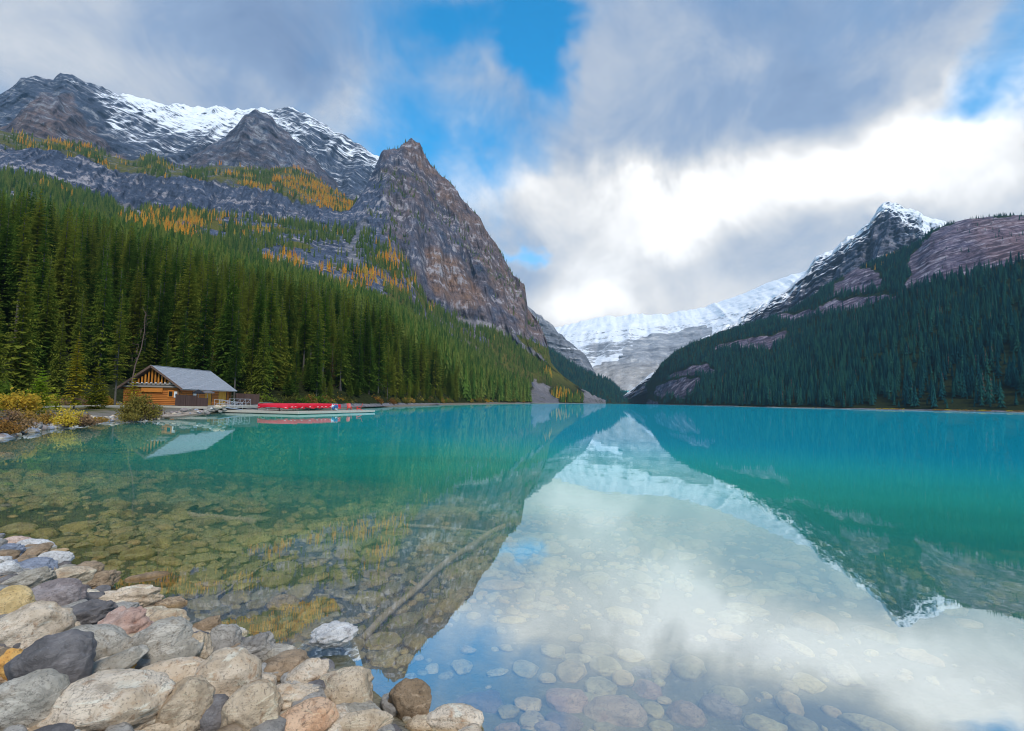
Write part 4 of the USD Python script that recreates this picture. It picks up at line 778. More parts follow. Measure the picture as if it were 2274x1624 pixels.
# few stones at the left edge further out
for i, (x, y, w, h, k, lab) in enumerate([(12, 1832, 60, 40, "white", "pale stone at the left edge beyond the shallow water"), (14, 1925, 56, 22, "grey", "flat grey stone at the left edge in the water"), (12, 2028, 50, 14, "white", "thin pale stone breaking the water at the left edge"), (5, 2145, 26, 22, "blue", "small blue stone at the left edge above the rock bank")]):
    placed.append(boulder(90 + i, x, y, w, h, k, lab, 0, .4))
# small stones in the gaps of the bank
rng = np.random.default_rng(77)
kinds = ["beige", "grey", "brown", "dark", "pale", "green"]
PEB = []
for k in range(6):
    p = proto_class(f"gap_stone_{k:03d}"); mesh("stone", rock_shape(1200 + k, 1, .8, .62, .45, 3), ST[kinds[k]], p, smooth=True); PEB.append(p.GetPath())
n = 0
gx = rng.uniform(-9, 2.2, 9000); gy = rng.uniform(2.0, 11, 9000); gd = shore_dist(gx, gy); gx, gy = gx[(gd < .05) & (gd > -2.2)], gy[(gd < .05) & (gd > -2.2)]
got = np.array([p[:2] for p, a in placed]); gap_xy = []
for x, y in zip(gx, gy):
    if n >= 290: break
    z = ground_z(np.array(x), np.array(y)); X, Y = project(np.array([x, y, float(z)]))
    if not (-40 < X < 1250 and 1150 < Y < 1760): continue
    s = rng.uniform(.05, .15)
    if gap_xy and np.min(np.hypot(np.array(gap_xy)[:, 0] - x, np.array(gap_xy)[:, 1] - y)) < .14: continue
    gap_xy.append((x, y))
    ki = int(rng.integers(0, 6)); kn = ["tan", "grey", "brown", "dark", "pale", "grey green"][ki]; copy_of(PEB[ki], "small_stone", f"small {kn} stone wedged in the gaps between the shore boulders", "rock", (x, y, float(z) + s * .3), rng.uniform(0, 6.28), f"small {kn} stones between the shore boulders", s); n += 1

# sunken stones, placed where the photograph shows them
SUNK = [c2_(*q) for q in [(210, 825, 320, 200), (430, 682, 240, 140), (305, 622, 225, 100), (90, 642, 180, 100), (230, 692, 140, 56), (370, 512, 235, 92), (140, 547, 150, 62), (560, 602, 225, 80), (468, 402, 200, 92), (420, 312, 112, 52), (122, 355, 122, 60), (590, 352, 112, 40), (740, 337, 132, 36), (855, 472, 162, 60), (1230, 577, 172, 82), (1270, 432, 150, 62), (1433, 372, 134, 62), (1332, 250, 112, 72), (1190, 302, 225, 62), (1760, 548, 245, 112), (1720, 637, 152, 72), (1612, 632, 92, 50), (1298, 655, 112, 50), (640, 772, 200, 82), (790, 712, 190, 52), (860, 602, 122, 72), (722, 808, 170, 60), (968, 800, 152, 52), (642, 888, 200, 92), (940, 982, 200, 112), (1090, 1062, 102, 52), (1230, 1050, 132, 62), (1170, 1102, 200, 100), (1340, 1102, 152, 72), (1170, 965, 310, 130), (1418, 962, 190, 140), (640, 1055, 340, 95), (850, 1112, 225, 110)]] + \
       [c3(*q) for q in [(350, 985, 150, 72), (480, 932, 182, 90), (740, 742, 200, 130), (460, 718, 162, 122), (920, 836, 212, 122), (1050, 782, 140, 92), (1275, 727, 152, 92), (1235, 970, 132, 112), (1690, 882, 232, 82), (1905, 1060, 262, 102), (2130, 1062, 192, 82), (2180, 807, 182, 112), (2060, 832, 102, 82), (1455, 722, 212, 122), (950, 712, 190, 122), (630, 612, 162, 82), (890, 602, 222, 72), (1100, 642, 172, 72), (770, 657, 190, 42), (70, 712, 142, 82), (110, 607, 102, 42), (340, 592, 82, 52), (290, 742, 152, 42), (590, 782, 112, 52), (1300, 912, 92, 42), (1270, 807, 72, 42), (500, 1032, 172, 142), (940, 1082, 142, 60), (1280, 1072, 152, 62)]] + \
       [c1(*q) for q in [(1560, 540, 220, 70), (1350, 560, 150, 60), (1420, 600, 180, 64), (1745, 640, 200, 92), (1500, 672, 270, 110), (1640, 730, 150, 62), (1480, 760, 180, 100), (1800, 540, 130, 60), (560, 130, 250, 44), (620, 90, 230, 40), (330, 160, 170, 46), (130, 116, 260, 44), (470, 190, 260, 50), (930, 150, 200, 60), (1110, 142, 150, 50), (1560, 210, 120, 40), (700, 300, 220, 50), (870, 285, 160, 46), (600, 360, 180, 44), (780, 400, 200, 60), (1020, 320, 250, 60), (1500, 350, 260, 50), (1610, 170, 190, 60), (1080, 430, 190, 60), (1200, 460, 180, 60), (1330, 290, 220, 60), (1600, 400, 110, 46), (1380, 430, 140, 40)]]
SPECIAL_SUNK = [(c3(180, 918, 330, 205), "purple", "large purplish pink boulder sunken in the blue water", .45), (c3(700, 932, 262, 152), "pink", "sunken pinkish boulder with a notched right side in the blue reflection", .45), (c3(1005, 992, 355, 212), "pale", "largest sunken oval boulder in the blue reflection", .15), (c3(1432, 1012, 222, 152), "beige", "sunken rounded angular beige boulder right of the largest oval one", .4), (c3(1640, 972, 225, 162), "green", "sunken grey green drop shaped boulder at right", .2), (c3(690, 1052, 255, 132), "purple", "sunken dark purple rock left of the largest oval boulder", .8), (c3(1195, 862, 172, 112), "pink", "sunken tan pink stone above the rounded angular one", .3), (c3(1170, 748, 140, 70), "blue", "sunken flat green blue slab", .95), (c1(1100, 525, 360, 95), "brown", "long sunken brown slab with a white tip above water", .6)]
for i, (q, kind, lab, ang) in enumerate(SPECIAL_SUNK):
    placed.append(boulder(300 + i, *q, kind, lab, 0, ang, under=True))
STONES = []
for k in range(12):
    p = proto_class(f"lake_stone_{k:03d}"); mesh("stone", rock_shape(1500 + k, 1, .74, .5 if k % 3 else .3, [.25, .55, .85, .4][k % 4], 3, .13), ST_UNDER, p, smooth=True); STONES.append(p.GetPath())
def lake_label(x, y):
    if x > .3 + .12 * y: return "pale blue tinted stone under the white and blue cloud reflection", "stones under the cloud reflection"
    if math.hypot(x, y) > 9: return "small olive stone in the far green shallows of the lake bed", "stones of the far green shallows"
    if x < -3.2: return "olive stone on the lake bed beside the left rock bank", "lake bed stones beside the left rock bank"
    return "rounded amber olive stone on the clear lake bed near the sunken pole", "lake bed stones around the sunken pole"
put = []
def sunk(x, y, w, h, extra=0.0):
    p = ground_hit(x * K, y * K, .03); dist = float((p - CAM) @ FWD); a = w * K / 2 * dist / FOC; th = math.asin((EYE - p[2]) / np.linalg.norm(p - CAM)); b = np.clip(h * K / 2 * dist / FOC / math.sin(th) * .9, .35 * a, 1.3 * a)
    p[2] = min(p[2], -.03 - .55 * min(a, b)); copy_of(STONES[int(rng.integers(0, 12))], "lake_stone", lake_label(p[0], p[1])[0], "rock", p, -math.atan2(p[0], p[1]) + rng.normal(0, .25), lake_label(p[0], p[1])[1], (a, b / .74, min(a, b) * rng.uniform(.8, 1.1))); put.append((p[0], p[1], max(a, b)))
for q in SUNK: sunk(*q)
cand = []
N = 42000
rr_ = np.sqrt(rng.uniform(2.8 ** 2, 24 ** 2, N)); aa_ = rng.uniform(-.80, .80, N); cx, cy = rr_ * np.sin(aa_), rr_ * np.cos(aa_); cd = shore_dist(cx, cy); cz = ground_z(cx, cy)
sz = np.where(rng.random(N) < .86, rng.uniform(.025, .10, N), rng.uniform(.10, .27, N)) * np.interp(rr_, [3, 10, 24], [.8, 1.1, 1.6])
ok = (cd > .05) & (cd < 15) & ~((cx > .6) & (rr_ > 5.2) & (rng.random(N) < .75)) & (cz + sz * .75 < -.02)
cl = meshkit.fbm(np.column_stack([cx / 1.8, cy / 1.8, cx * 0]), 3, 900); ok &= rng.random(N) < np.clip((cl - .36) * 4.5, .06, 1) * np.interp(cd, [0, 6, 15], [1, .8, .35])
o = np.argsort(-sz); cx, cy, cz, sz, ok, rr_ = [v[o] for v in (cx, cy, cz, sz, ok, rr_)]
keepxy = [(a, b, c) for a, b, c in put] + [(p[0], p[1], a) for p, a in placed]
cell = {}
def free(x, y, s):
    k0, k1 = int(x // .6), int(y // .6)
    for a in range(k0 - 1, k0 + 2):
        for b in range(k1 - 1, k1 + 2):
            for (u, v, w) in cell.get((a, b), ()):
                if (u - x) ** 2 + (v - y) ** 2 < (.78 * (w + s)) ** 2: return False
    return True
for x, y, s in keepxy: cell.setdefault((int(x // .6), int(y // .6)), []).append((x, y, min(s, .5)))
final = []
for x, y, z, s, k, r in zip(cx, cy, cz, sz, ok, rr_):
    if k and free(x, y, s): cell.setdefault((int(x // .6), int(y // .6)), []).append((x, y, s)); final.append((s / r, x, y, z, s))
final.sort(reverse=True); nown = 300 - len(SUNK)
for sr, x, y, z, s in final[:nown]:
    copy_of(STONES[int(rng.integers(0, 12))], "lake_stone", lake_label(x, y)[0], "rock", (x, y, z + s * .12), rng.uniform(0, 6.28), lake_label(x, y)[1], (s * rng.uniform(.9, 1.35), s * rng.uniform(.6, 1.15), s * rng.uniform(.55, 1.0)))
pi = UsdGeom.PointInstancer.Define(stage, "/World/lake_pebbles"); pr_ = []
UsdGeom.Scope.Define(stage, "/World/lake_pebbles/Prototypes")
for k in range(8): pr_.append(mesh("pebble", rock_shape(1700 + k, 1, .78, .45, .3 + .06 * k, 2, .1), ST_UNDER, "/World/lake_pebbles/Prototypes", smooth=True).GetPath())
rest_ = np.array([(x, y, z + s * .12, s) for sr, x, y, z, s in final[nown:]])
pi.CreatePrototypesRel().SetTargets(pr_); n = len(rest_); pi.CreateProtoIndicesAttr(Vt.IntArray.FromNumpy(rng.integers(0, 8, n).astype(np.int32)))
pi.CreatePositionsAttr(Vt.Vec3fArray.FromNumpy(rest_[:, :3].astype(np.float32))); pi.CreateScalesAttr(Vt.Vec3fArray.FromNumpy((rest_[:, 3:] * rng.uniform(.7, 1.2, (n, 3))).astype(np.float32)))
pi.CreateOrientationsAttr(Vt.QuathArray([Gf.Quath(float(math.cos(x / 2)), 0, 0, float(math.sin(x / 2))) for x in rng.uniform(0, 6.28, n)]))
tag(pi, "pebbles and small stones spread over the shallow lake bed", None, None, "stuff")
print("lake stones", len(final))

# sunken pole and logs
M_SUNKWOOD = bark_material("waterlogged_wood_look", (.44, .34, .18), (.74, .60, .38))
def sunken_log(label, a, b, r0, r1, bend, name="sunken_log", la=.02, lb=.05):
    pa, pb = ground_hit(*a, la), ground_hit(*b, lb); pa[2] = min(pa[2], -.05 - r0); pb[2] = min(pb[2], -.06 - r1); t = thing(name, label, "log", pa); d = pb - pa; n = np.array([-d[1], d[0], 0]) / np.linalg.norm(d)
    us = np.linspace(0, 1, 12); pts_ = [d * u + n * bend * math.sin(u * 3.1) + n * .02 * math.sin(u * 17) for u in us]
    mesh("stem", taper_tube(pts_, np.linspace(r0, r1, 12) * (1 + .08 * np.sin(us * 23)), 10), M_SUNKWOOD, t, smooth=True)
    kn = [bar(pts_[k], pts_[k] + np.array([n[0] * .12 * s, n[1] * .12 * s, .06]), r1 * .5, sides=5) for k, s in ((3, 1), (6, -1), (8, 1))]; [mesh("branch_stub", q_, M_SUNKWOOD, t) for q_ in kn]
sunken_log("long thin pole lying sunken from the rocks towards the deep water", (808, 1408), (1118, 1168), .034, .052, .16, la=.10, lb=.30)
sunken_log("thick sunken log lying crosswise in the green shallows", (410, 1146), (568, 1160), .085, .075, .02)
sunken_log("thin sunken pole lying level beyond the long one", (860, 1164), (1080, 1182), .04, .035, .05)
sunken_log("dark twig lying on the lake bed among the olive stones", (470, 1335), (600, 1250), .012, .007, .05, "sunken_twig")
# ------------------------------------------------------------------ boathouse, decks, dock, canoes
def paint(name, col, rough=.6, var=.15, scale=3.0, spec=.4):
    g = Graph(); pos = g("geometry"); n = g.noise(pos, scale, 4.0, .6)
    c = g.lerp(n, tuple(v * (1 - var) for v in col), tuple(min(.9, v * (1 + var)) for v in col))
    return g.build(name, surface=g("principled_bsdf", base_color=c, roughness=rough, specular_ior_level=spec))
def wood(name, c1, c2, axis=(1, 1, 8), rough=.65):
    g = Graph(); pos = g("geometry"); oi = g("object_info")
    n = g.noise(g.scalev(pos, axis), 1.6, 4.0, .65); b2 = g.noise(pos, 1.1, 3.0)
    c = g.lerp(g.m("multiply_add", n, .6, g.m("multiply_add", b2, .4, g.m("multiply_add", oi, .5, -.25))), c1, c2)
    return g.build(name, surface=g("principled_bsdf", base_color=c, roughness=rough, specular_ior_level=.3, normal=g("bump", height=n, strength=.4, distance=.02)))
M_LOG = wood("varnished_log_look", (.28, .085, .018), (.58, .21, .04), (1, 1, 9)); M_LOGEND = wood("log_end_look", (.10, .04, .018), (.34, .16, .06)); M_CHINK = paint("dark_gap_look", (.03, .016, .01), .9)
M_SLAT = wood("orange_slat_look", (.42, .15, .02), (.66, .27, .04), (8, 8, 1)); M_DOOR = wood("yellow_door_look", (.48, .23, .03), (.64, .34, .05), (6, 6, 1)); M_TRIM = wood("brown_fascia_look", (.10, .06, .045), (.19, .12, .09)); M_FENCE = wood("brown_fence_look", (.055, .032, .028), (.10, .062, .052), (6, 6, 1))
M_PLANK = wood("weathered_plank_look", (.36, .32, .26), (.60, .55, .46), (1, 6, 1)); M_GREYBEAM = wood("grey_beam_look", (.16, .13, .11), (.40, .36, .32), (1, 8, 8)); M_SIGN = paint("orange_board_look", (.58, .20, .03)); M_WHITE = paint("white_board_look", (.72, .73, .72), .5, .06)
M_GLASSDARK = paint("dark_glass_look", (.012, .014, .016), .08, .1, 3, .6); M_BLUE_PRINT = paint("blue_print_look", (.05, .17, .33), .5)
M_ALU = paint("aluminium_look", (.42, .44, .47), .35, .1); M_RAMP = paint("grey_blue_ramp_look", (.26, .32, .40), .6); M_CANOE = paint("red_hull_look", (.62, .012, .03), .28, .35, .8, .5); M_WHITEPAINT = paint("white_paint_look", (.75, .72, .70), .4, .05); M_CHAIR = paint("red_chair_look", (.62, .03, .015), .45)
M_DKCLOTH = paint("black_canvas_look", (.012, .012, .016), .8); M_GREYCLOTH = paint("grey_canvas_look", (.14, .13, .14), .8); M_BLUECLOTH = paint("blue_vest_look", (.03, .11, .28), .6); M_PALECLOTH = paint("pale_vest_look", (.62, .70, .74), .6)
def shingle_material():
    g = Graph(); pos = g("geometry"); i = g("geometry", out="random_per_island"); n = g.noise(pos, 4.0, 4.0, .6)
    c = g("rgb_ramp", fac=i, ramp=[(0, (.36, .37, .40)), (.3, (.56, .57, .60)), (.6, (.70, .70, .72)), (.85, (.46, .47, .52)), (1, (.76, .76, .76))])
    return g.build("shingle_look", surface=g("diffuse_bsdf", color=g.mul(.5, c, g.lerp(n, (.6, .6, .62), (1, 1, 1)))))
M_SHINGLE = shingle_material()

BX0, BX1, BY0, BY1, BZ, EZ = -52.2, -44.95, 70.2, 82.6, .85, 3.25     # log walls, floor and wall head
RX0, RX1, RY0, RY1, RZ, RE = -52.95, -44.15, 69.5, 83.4, 6.15, 3.08   # roof edges, ridge height, eave height
XM = (RX0 + RX1) / 2
bh_ = thing("boathouse", "log boathouse with grey shingle roof on the left shore", "boathouse", (XM, BY0, BZ))
O = np.array([XM, BY0, BZ])
def pt(name, m, mat, parent=None, **k): m = m.copy(); m.apply_translation(-O); return mesh(name, m, mat, parent or bh_, **k)
pt("inner_wall", cat_([box(BX0 + .16, BX1 - .16, BY0 + .16, BY1 - .16, BZ, EZ), trimesh.Trimesh([(BX0 + .2, BY0 + .25, EZ), (BX1 - .2, BY0 + .25, EZ), (XM, BY0 + .25, RZ - .35), (BX0 + .2, BY1 - .25, EZ), (BX1 - .2, BY1 - .25, EZ), (XM, BY1 - .25, RZ - .35)], [(0, 1, 2), (5, 4, 3)], process=False)]), M_CHINK)
rg = np.random.default_rng(5); r = .125; nl = int((EZ - BZ) / (2 * r * .96))
for k in range(nl):
    z = BZ + r + k * (EZ - BZ - 2 * r) / (nl - 1)
    pt("wall_log", bar((BX0 - .22, BY0, z), (BX1 + .22 * (k % 2), BY0, z), r * rg.uniform(.92, 1.04), sides=9), M_LOG)
    if k % 2 == 0 or True:
        y = BY0 - (.22 if k % 2 else 0)
        for a, b in ((BY0 - .2, 75.95), (77.75, 79.45), (81.75, BY1 + .25)): pt("wall_log", bar((BX1, a, z), (BX1, b, z), r * rg.uniform(.92, 1.04), sides=9), M_LOG)
    pt("log_end", cat_([bar((BX1 + .02, BY0 - .30, z), (BX1 + .02, BY0 - .02, z), r, sides=8), bar((BX1 + .06, BY0, z + r * .2), (BX1 + .34, BY0, z + r * .2), r * .9, sides=8)][: 1 + k % 2]), M_LOGEND)
    pt("log_end", bar((BX1 - .02, BY1 + .02, z), (BX1 + .30, BY1 + .02, z), r, sides=8), M_LOGEND)
for y0, y1 in ((76.0, 77.7), (79.5, 81.7)):
    d = pt("door", box(BX1 - .12, BX1 + .02, y0, y1, BZ, EZ - .12), M_DOOR)
    for q in np.linspace(y0, y1, 6)[1:-1]: pt("door_batten", box(BX1 + .022, BX1 + .05, q - .03, q + .03, BZ + .05, EZ - .15), M_DOOR, d)
    pt("door_frame", cat_([box(BX1 - .1, BX1 + .10, y0 - .09, y0 - .002, BZ, EZ - .02), box(BX1 - .1, BX1 + .10, y1 + .002, y1 + .09, BZ, EZ - .02), box(BX1 - .1, BX1 + .10, y0, y1, EZ - .118, EZ - .02)]), M_TRIM, d)
# gable
pt("tie_beam", box(BX0 - .4, BX1 + .35, BY0 - .42, BY0 - .12, 3.28, 3.50), M_GREYBEAM); pt("tie_beam", box(BX0 + .5, BX1 - .3, BY0 - .40, BY0 - .14, 3.60, 3.78), M_GREYBEAM)
for x in np.linspace(BX0 + .5, BX1 - .5, 15):
    top = RZ - .45 - abs(x - XM) * (RZ - RE) / (XM - RX0)
    if top > 3.95: pt("gable_slat", box(x - .085, x + .085, BY0 - .30, BY0 - .16, 3.80, top), M_SLAT)
for x in np.linspace(BX0 + .6, BX1 - .4, 11): pt("beam_end", box(x - .09, x + .09, BY0 - .56, BY0 - .40, 3.79, 3.92), M_WHITEPAINT)
pt("sign_board", box(-49.9, -47.05, BY0 - .30, BY0 - .20, 2.62, 3.26), M_SIGN, label="blank orange board under the gable")
w = pt("window", box(-46.22, -45.72, BY0 - .16, BY0 - .125, 2.05, 2.75), M_GLASSDARK)
pt("window_frame", cat_([box(-46.36, -46.222, BY0 - .21, BY0 - .12, 1.95, 2.88), box(-45.718, -45.58, BY0 - .21, BY0 - .12, 1.95, 2.88), box(-46.22, -45.72, BY0 - .21, BY0 - .12, 1.95, 2.048), box(-46.22, -45.72, BY0 - .21, BY0 - .12, 2.752, 2.88)]), M_SIGN, w)
nb = pt("notice_board", box(-45.52, -45.02, BY0 - .20, BY0 - .14, 1.93, 2.74), M_WHITE, label="white notice board beside the window"); pt("notice_print", box(-45.34, -45.10, BY0 - .215, BY0 - .203, 2.12, 2.45), M_BLUE_PRINT, nb)
pt("notice_board", box(BX1 + .14, BX1 + .19, 73.0, 73.75, 2.05, 2.80), M_WHITE, label="white notice on the long wall")
# roof
def slope(sgn, t0, lift):
    e = XM + sgn * (RX1 - XM); z0, z1 = RE + lift, RZ + lift
    v = [(e, RY0, z0), (e, RY1, z0), (XM, RY1, z1), (XM, RY0, z1)]; v += [(a, b, c - t0) for a, b, c in v]
    return trimesh.Trimesh(v, [(0, 1, 2), (0, 2, 3), (6, 5, 4), (7, 6, 4), (0, 5, 1), (0, 4, 5), (1, 6, 2), (1, 5, 6), (2, 7, 3), (2, 6, 7), (3, 4, 0), (3, 7, 4)], process=False)
rf = pt("roof", cat_([slope(1, .10, 0), slope(-1, .10, 0)]), M_TRIM)
sh = []; rows = 17
for sgn in (1, -1):
    for i in range(rows):
        for j in range(34):
            u0 = i / rows; e = np.array([sgn * (RX1 - XM), 0, RE - RZ]); ln = np.linalg.norm(e); n = np.array([-e[2] * sgn, 0, e[0] * sgn]) / ln
            w_ = (RY1 - RY0) / 34; y = RY0 + w_ * (j + .5) + rg.uniform(-.03, .03); a = np.array([XM, y, RZ]) + e * (u0 - .012 if i else 0); b = np.array([XM, y, RZ]) + e * min(1.012, u0 + 1.28 / rows + rg.uniform(-.008, .008))
            t_ = .035 + rg.uniform(0, .02); p0, p1 = a + n * .012, b + n * .03; hw = w_ * .47; Y = np.array([0, hw, 0])
            v = [p0 - Y, p0 + Y, p1 + Y, p1 - Y, p0 - Y + n * t_ * .4, p0 + Y + n * t_ * .4, p1 + Y + n * t_, p1 - Y + n * t_]
            sh.append(trimesh.Trimesh(v, [(4, 5, 6), (4, 6, 7), (3, 2, 6), (3, 6, 7), (0, 3, 7), (0, 7, 4), (1, 5, 6), (1, 6, 2)], process=False))
pt("shingles", cat_(sh), M_SHINGLE, rf, kind="stuff")
for sgn in (1, -1):
    e = XM + sgn * (RX1 - XM)
    pt("barge_board", bar((e + sgn * .02, RY0 - .03, RE - .06), (XM, RY0 - .03, RZ - .04), .05, .26), M_TRIM, rf)
    pt("fascia", box(e - .03, e + .03, RY0, RY1, RE - .14, RE + .02), M_GREYBEAM, rf)
pt("ridge_cap", box(XM - .12, XM + .12, RY0, RY1, RZ + .03, RZ + .09), M_SHINGLE, rf)

# deck, boardwalk and fences
dk = thing("deck", "pale wooden deck carrying the boathouse above the stony shore", "deck", (-44, 69, BZ))
def dpt(name, m, mat, root, o): m = m.copy(); m.apply_translation(-np.asarray(o, float)); return mesh(name, m, mat, root)
O2 = (-44, 69, BZ)
for k in range(26):
    x0 = -47.4 + k * .29; dpt("plank", box(x0, x0 + .275, 68.2, 70.05, BZ - .10, BZ - .02 + .006 * (k % 3)), M_PLANK, dk, O2)
dpt("side_planks", box(-44.7, -39.86, 70.06, 84.2, BZ - .10, BZ - .03), M_PLANK, dk, O2)
dpt("edge_beam", box(-47.4, -39.9, 68.12, 68.19, BZ - .32, BZ - .03), M_PLANK, dk, O2); dpt("edge_beam", box(-39.85, -39.78, 68.12, 84.2, BZ - .32, BZ - .03), M_PLANK, dk, O2)
for x in (-47, -44.6, -42.2, -40.1): dpt("post", box(x - .1, x + .1, 68.3, 68.5, -.6, BZ - .11), M_TRIM, dk, O2)
bw = thing("boardwalk", "pale plank boardwalk running left from the boathouse through shrubs", "boardwalk", (-48, 62, .8))
A, B = np.array([-48.0, 68.6, .90]), np.array([-47.3, 49.5, .92]); A2, B2 = np.array([-46.0, 68.1, .90]), np.array([-45.5, 49.2, .92])
nbw = 44
for P0_, P1_ in ((A2, B2), (A, B)): mesh("side_beam", bar(P0_ - [-48, 62, .98], P1_ - [-48, 62, .98], .10, .36), M_PLANK, bw)
for k in range(nbw):
    u, u2 = k / nbw, (k + .93) / nbw; q = [A + (B - A) * u, A2 + (B2 - A2) * u, A2 + (B2 - A2) * u2, A + (B - A) * u2]
    v = [p - [-48, 62, .8] for p in q]; v += [p - [0, 0, .16] for p in v]
    mesh("plank", trimesh.Trimesh(v, [(0, 2, 1), (0, 3, 2), (4, 5, 6), (4, 6, 7), (0, 1, 5), (0, 5, 4), (1, 2, 6), (1, 6, 5), (2, 3, 7), (2, 7, 6), (3, 0, 4), (3, 4, 7)], process=False), M_PLANK, bw)
def board_fence(label, a, b, z0, h0, h1, n, name="board_fence"):
    a, b = np.array(a, float), np.array(b, float); t = thing(name, label, "fence", (*a, z0)); d = (b - a); L = np.linalg.norm(d); u = d / L; rz = math.atan2(u[1], u[0])
    for k in range(n):
        h = h0 + (h1 - h0) * (k / max(1, n - 1)); m = box(k * L / n + .006, (k + 1) * L / n - .006, -.03, .03 + .006 * (k % 2), 0, h); m.apply_transform(trimesh.transformations.rotation_matrix(rz, [0, 0, 1])); mesh("board", m, M_FENCE, t)
    for s in (0, L):
        m = box(s - .06, s + .06, .04, .16, -.9, max(h0, h1) + .03); m.apply_transform(trimesh.transformations.rotation_matrix(rz, [0, 0, 1])); mesh("post", m, M_FENCE, t)
board_fence("tall brown board fence on the deck nearest the log wall", (-44.3, 68.5), (-42.98, 68.5), BZ - .02, 1.50, 1.44, 9)
board_fence("middle brown board fence on the deck under the umbrellas", (-42.9, 68.5), (-41.6, 68.5), BZ - .02, 1.42, 1.42, 9)
board_fence("lower brown board fence at the deck's right end", (-41.5, 68.5), (-40.15, 68.5), BZ - .02, 1.12, 1.10, 9)
board_fence("brown board fence behind the canoes right of the boathouse", (-44.9, 84.6), (-41.2, 84.6), 1.0, 1.75, 1.6, 22)
def umbrella(label, x, y, mat, rad, zt, droop):
    t = thing("patio_umbrella", label, "umbrella", (x, y, BZ)); mesh("pole", bar((0, 0, 0), (0, 0, zt - BZ), .03, sides=8), M_ALU, t)
    n = 8; an = np.arange(n) * 2 * np.pi / n; v = [(0, 0, zt - BZ + .05)] + [(rad * math.cos(q), rad * math.sin(q), zt - BZ - droop) for q in an] + [(rad * math.cos(q), rad * math.sin(q), zt - BZ - droop - .14) for q in an]
    f = [(0, 1 + k, 1 + (k + 1) % n) for k in range(n)] + [(1 + k, 1 + n + k, 1 + n + (k + 1) % n) for k in range(n)] + [(1 + k, 1 + n + (k + 1) % n, 1 + (k + 1) % n) for k in range(n)]
    mesh("canopy", trimesh.Trimesh(v, f, process=False), mat, t)
umbrella("black patio umbrella behind the middle fence", -42.6, 70.6, M_DKCLOTH, .75, 3.05, .42); umbrella("grey patio umbrella right of the black one", -41.9, 71.6, M_GREYCLOTH, .85, 2.95, .22)

# floating dock
u1 = np.array([.959, -.284, 0]); u2 = np.array([.284, .959, 0]); C0 = np.array([-27.7, 67.7, 0])
def D(a, b, z): return C0 - u1 * a + u2 * b + [0, 0, z]       # a metres left of the corner, b metres back
def dbox(a0, a1, b0, b1, z0, z1):
    m = box(-a1, -a0, b0, b1, z0, z1); T = np.eye(4); T[:3, 0], T[:3, 1] = u1, u2; m.apply_transform(T); return m
dock = thing("floating_dock", "pale floating wooden dock with a corner towards the lake", "dock", C0)
for k in range(42): mesh("plank", dbox(k * .295, k * .295 + .28, .0, 4.2, .30, .36 + .004 * (k % 3)), M_PLANK, dock)
for k in range(46): mesh("plank", dbox(0, 3.2, 4.22 + k * .31, 4.22 + k * .31 + .295, .30, .36 + .004 * (k % 3)), M_PLANK, dock)
mesh("float", dbox(.15, 12.2, .15, 4.05, -.12, .295), M_GREYBEAM, dock); mesh("float", dbox(.15, 3.05, 4.25, 18.4, -.12, .295), M_GREYBEAM, dock)
mesh("edge_beam", dbox(0, 12.4, -.07, -.004, .08, .37), M_PLANK, dock); mesh("edge_beam", dbox(-.07, -.004, -.07, 18.5, .08, .37), M_PLANK, dock)

def canoe_mesh(L=4.9, Wd=.86, Dp=.40, n=26, m=13):
    """an upturned canoe hull: keel up, raised pointed ends"""
    x = np.linspace(-1, 1, n); V = []
    for t in x:
        e = max(1 - abs(t) ** 2.0, .0) ** .85; hw = Wd / 2 * e + .012; rock = .16 * abs(t) ** 3.2
        for a in np.linspace(-np.pi / 2, np.pi / 2, m):
            sa, ca = math.sin(a), math.cos(a); V.append((t * L / 2, hw * np.sign(sa) * abs(sa) ** .75, Dp * ca ** .8 - rock * (1 - ca) * 1.0 - rock * .25 + .02))
    V = np.array(V); F = []
    for i in range(n - 1):
        for j in range(m - 1):
            a = i * m + j; F += [(a, a + m, a + 1), (a + 1, a + m, a + m + 1)]
    return V, np.array(F)
cp = proto_class("canoe_000")
hv, hf = canoe_mesh(); mesh("hull", (np.vstack([hv, hv * [.985, .95, .93] - [0, 0, .012]]), np.vstack([hf, hf[:, ::-1] + len(hv)])), M_CANOE, cp, smooth=40)
n_, m_ = 26, 13
for j in (0, m_ - 1): mesh("gunwale", taper_tube(hv.reshape(n_, m_, 3)[:, j] - [0, 0, .01], .022, 5), M_CANOE, cp)
for s in (-1, 1): mesh("deck_plate", trimesh.Trimesh([(s * 2.40, 0, -.085), (s * 2.0, .20, -.02), (s * 2.0, -.20, -.02), (s * 2.43, 0, .06), (s * 2.05, .21, .02), (s * 2.05, -.21, .02)], [(0, 1, 2), (3, 5, 4), (0, 3, 4), (0, 4, 1), (0, 2, 5), (0, 5, 3), (1, 4, 5), (1, 5, 2)], process=False), M_WHITEPAINT, cp)
for s in (-.8, .3): mesh("thwart", box(s - .03, s + .03, -.4, .4, -.03, .0), M_WHITEPAINT, cp)
CL = ["red canoe upturned at the front of the row, its whole side showing"] + [f"red upturned canoe, {w} from the front of the row on the dock" for w in ("second", "third", "fourth", "fifth", "sixth", "seventh", "eighth", "ninth", "tenth", "eleventh")] + ["red upturned canoe at the far end of the row on the dock"]
ang1 = math.degrees(math.atan2(u1[1], u1[0])); rg = np.random.default_rng(9)
for k in range(12):
    b = 1.0 + k * .93; p = D(4.7 - .10 * k + rg.uniform(-.28, .28), b, .88 + rg.uniform(-.05, .08)); copy_of(cp.GetPath(), "canoe", CL[k], "canoe", p, math.radians(ang1 + rg.uniform(-4, 4)), "red canoes upturned in a row on the dock", (1, 1, 1.12))
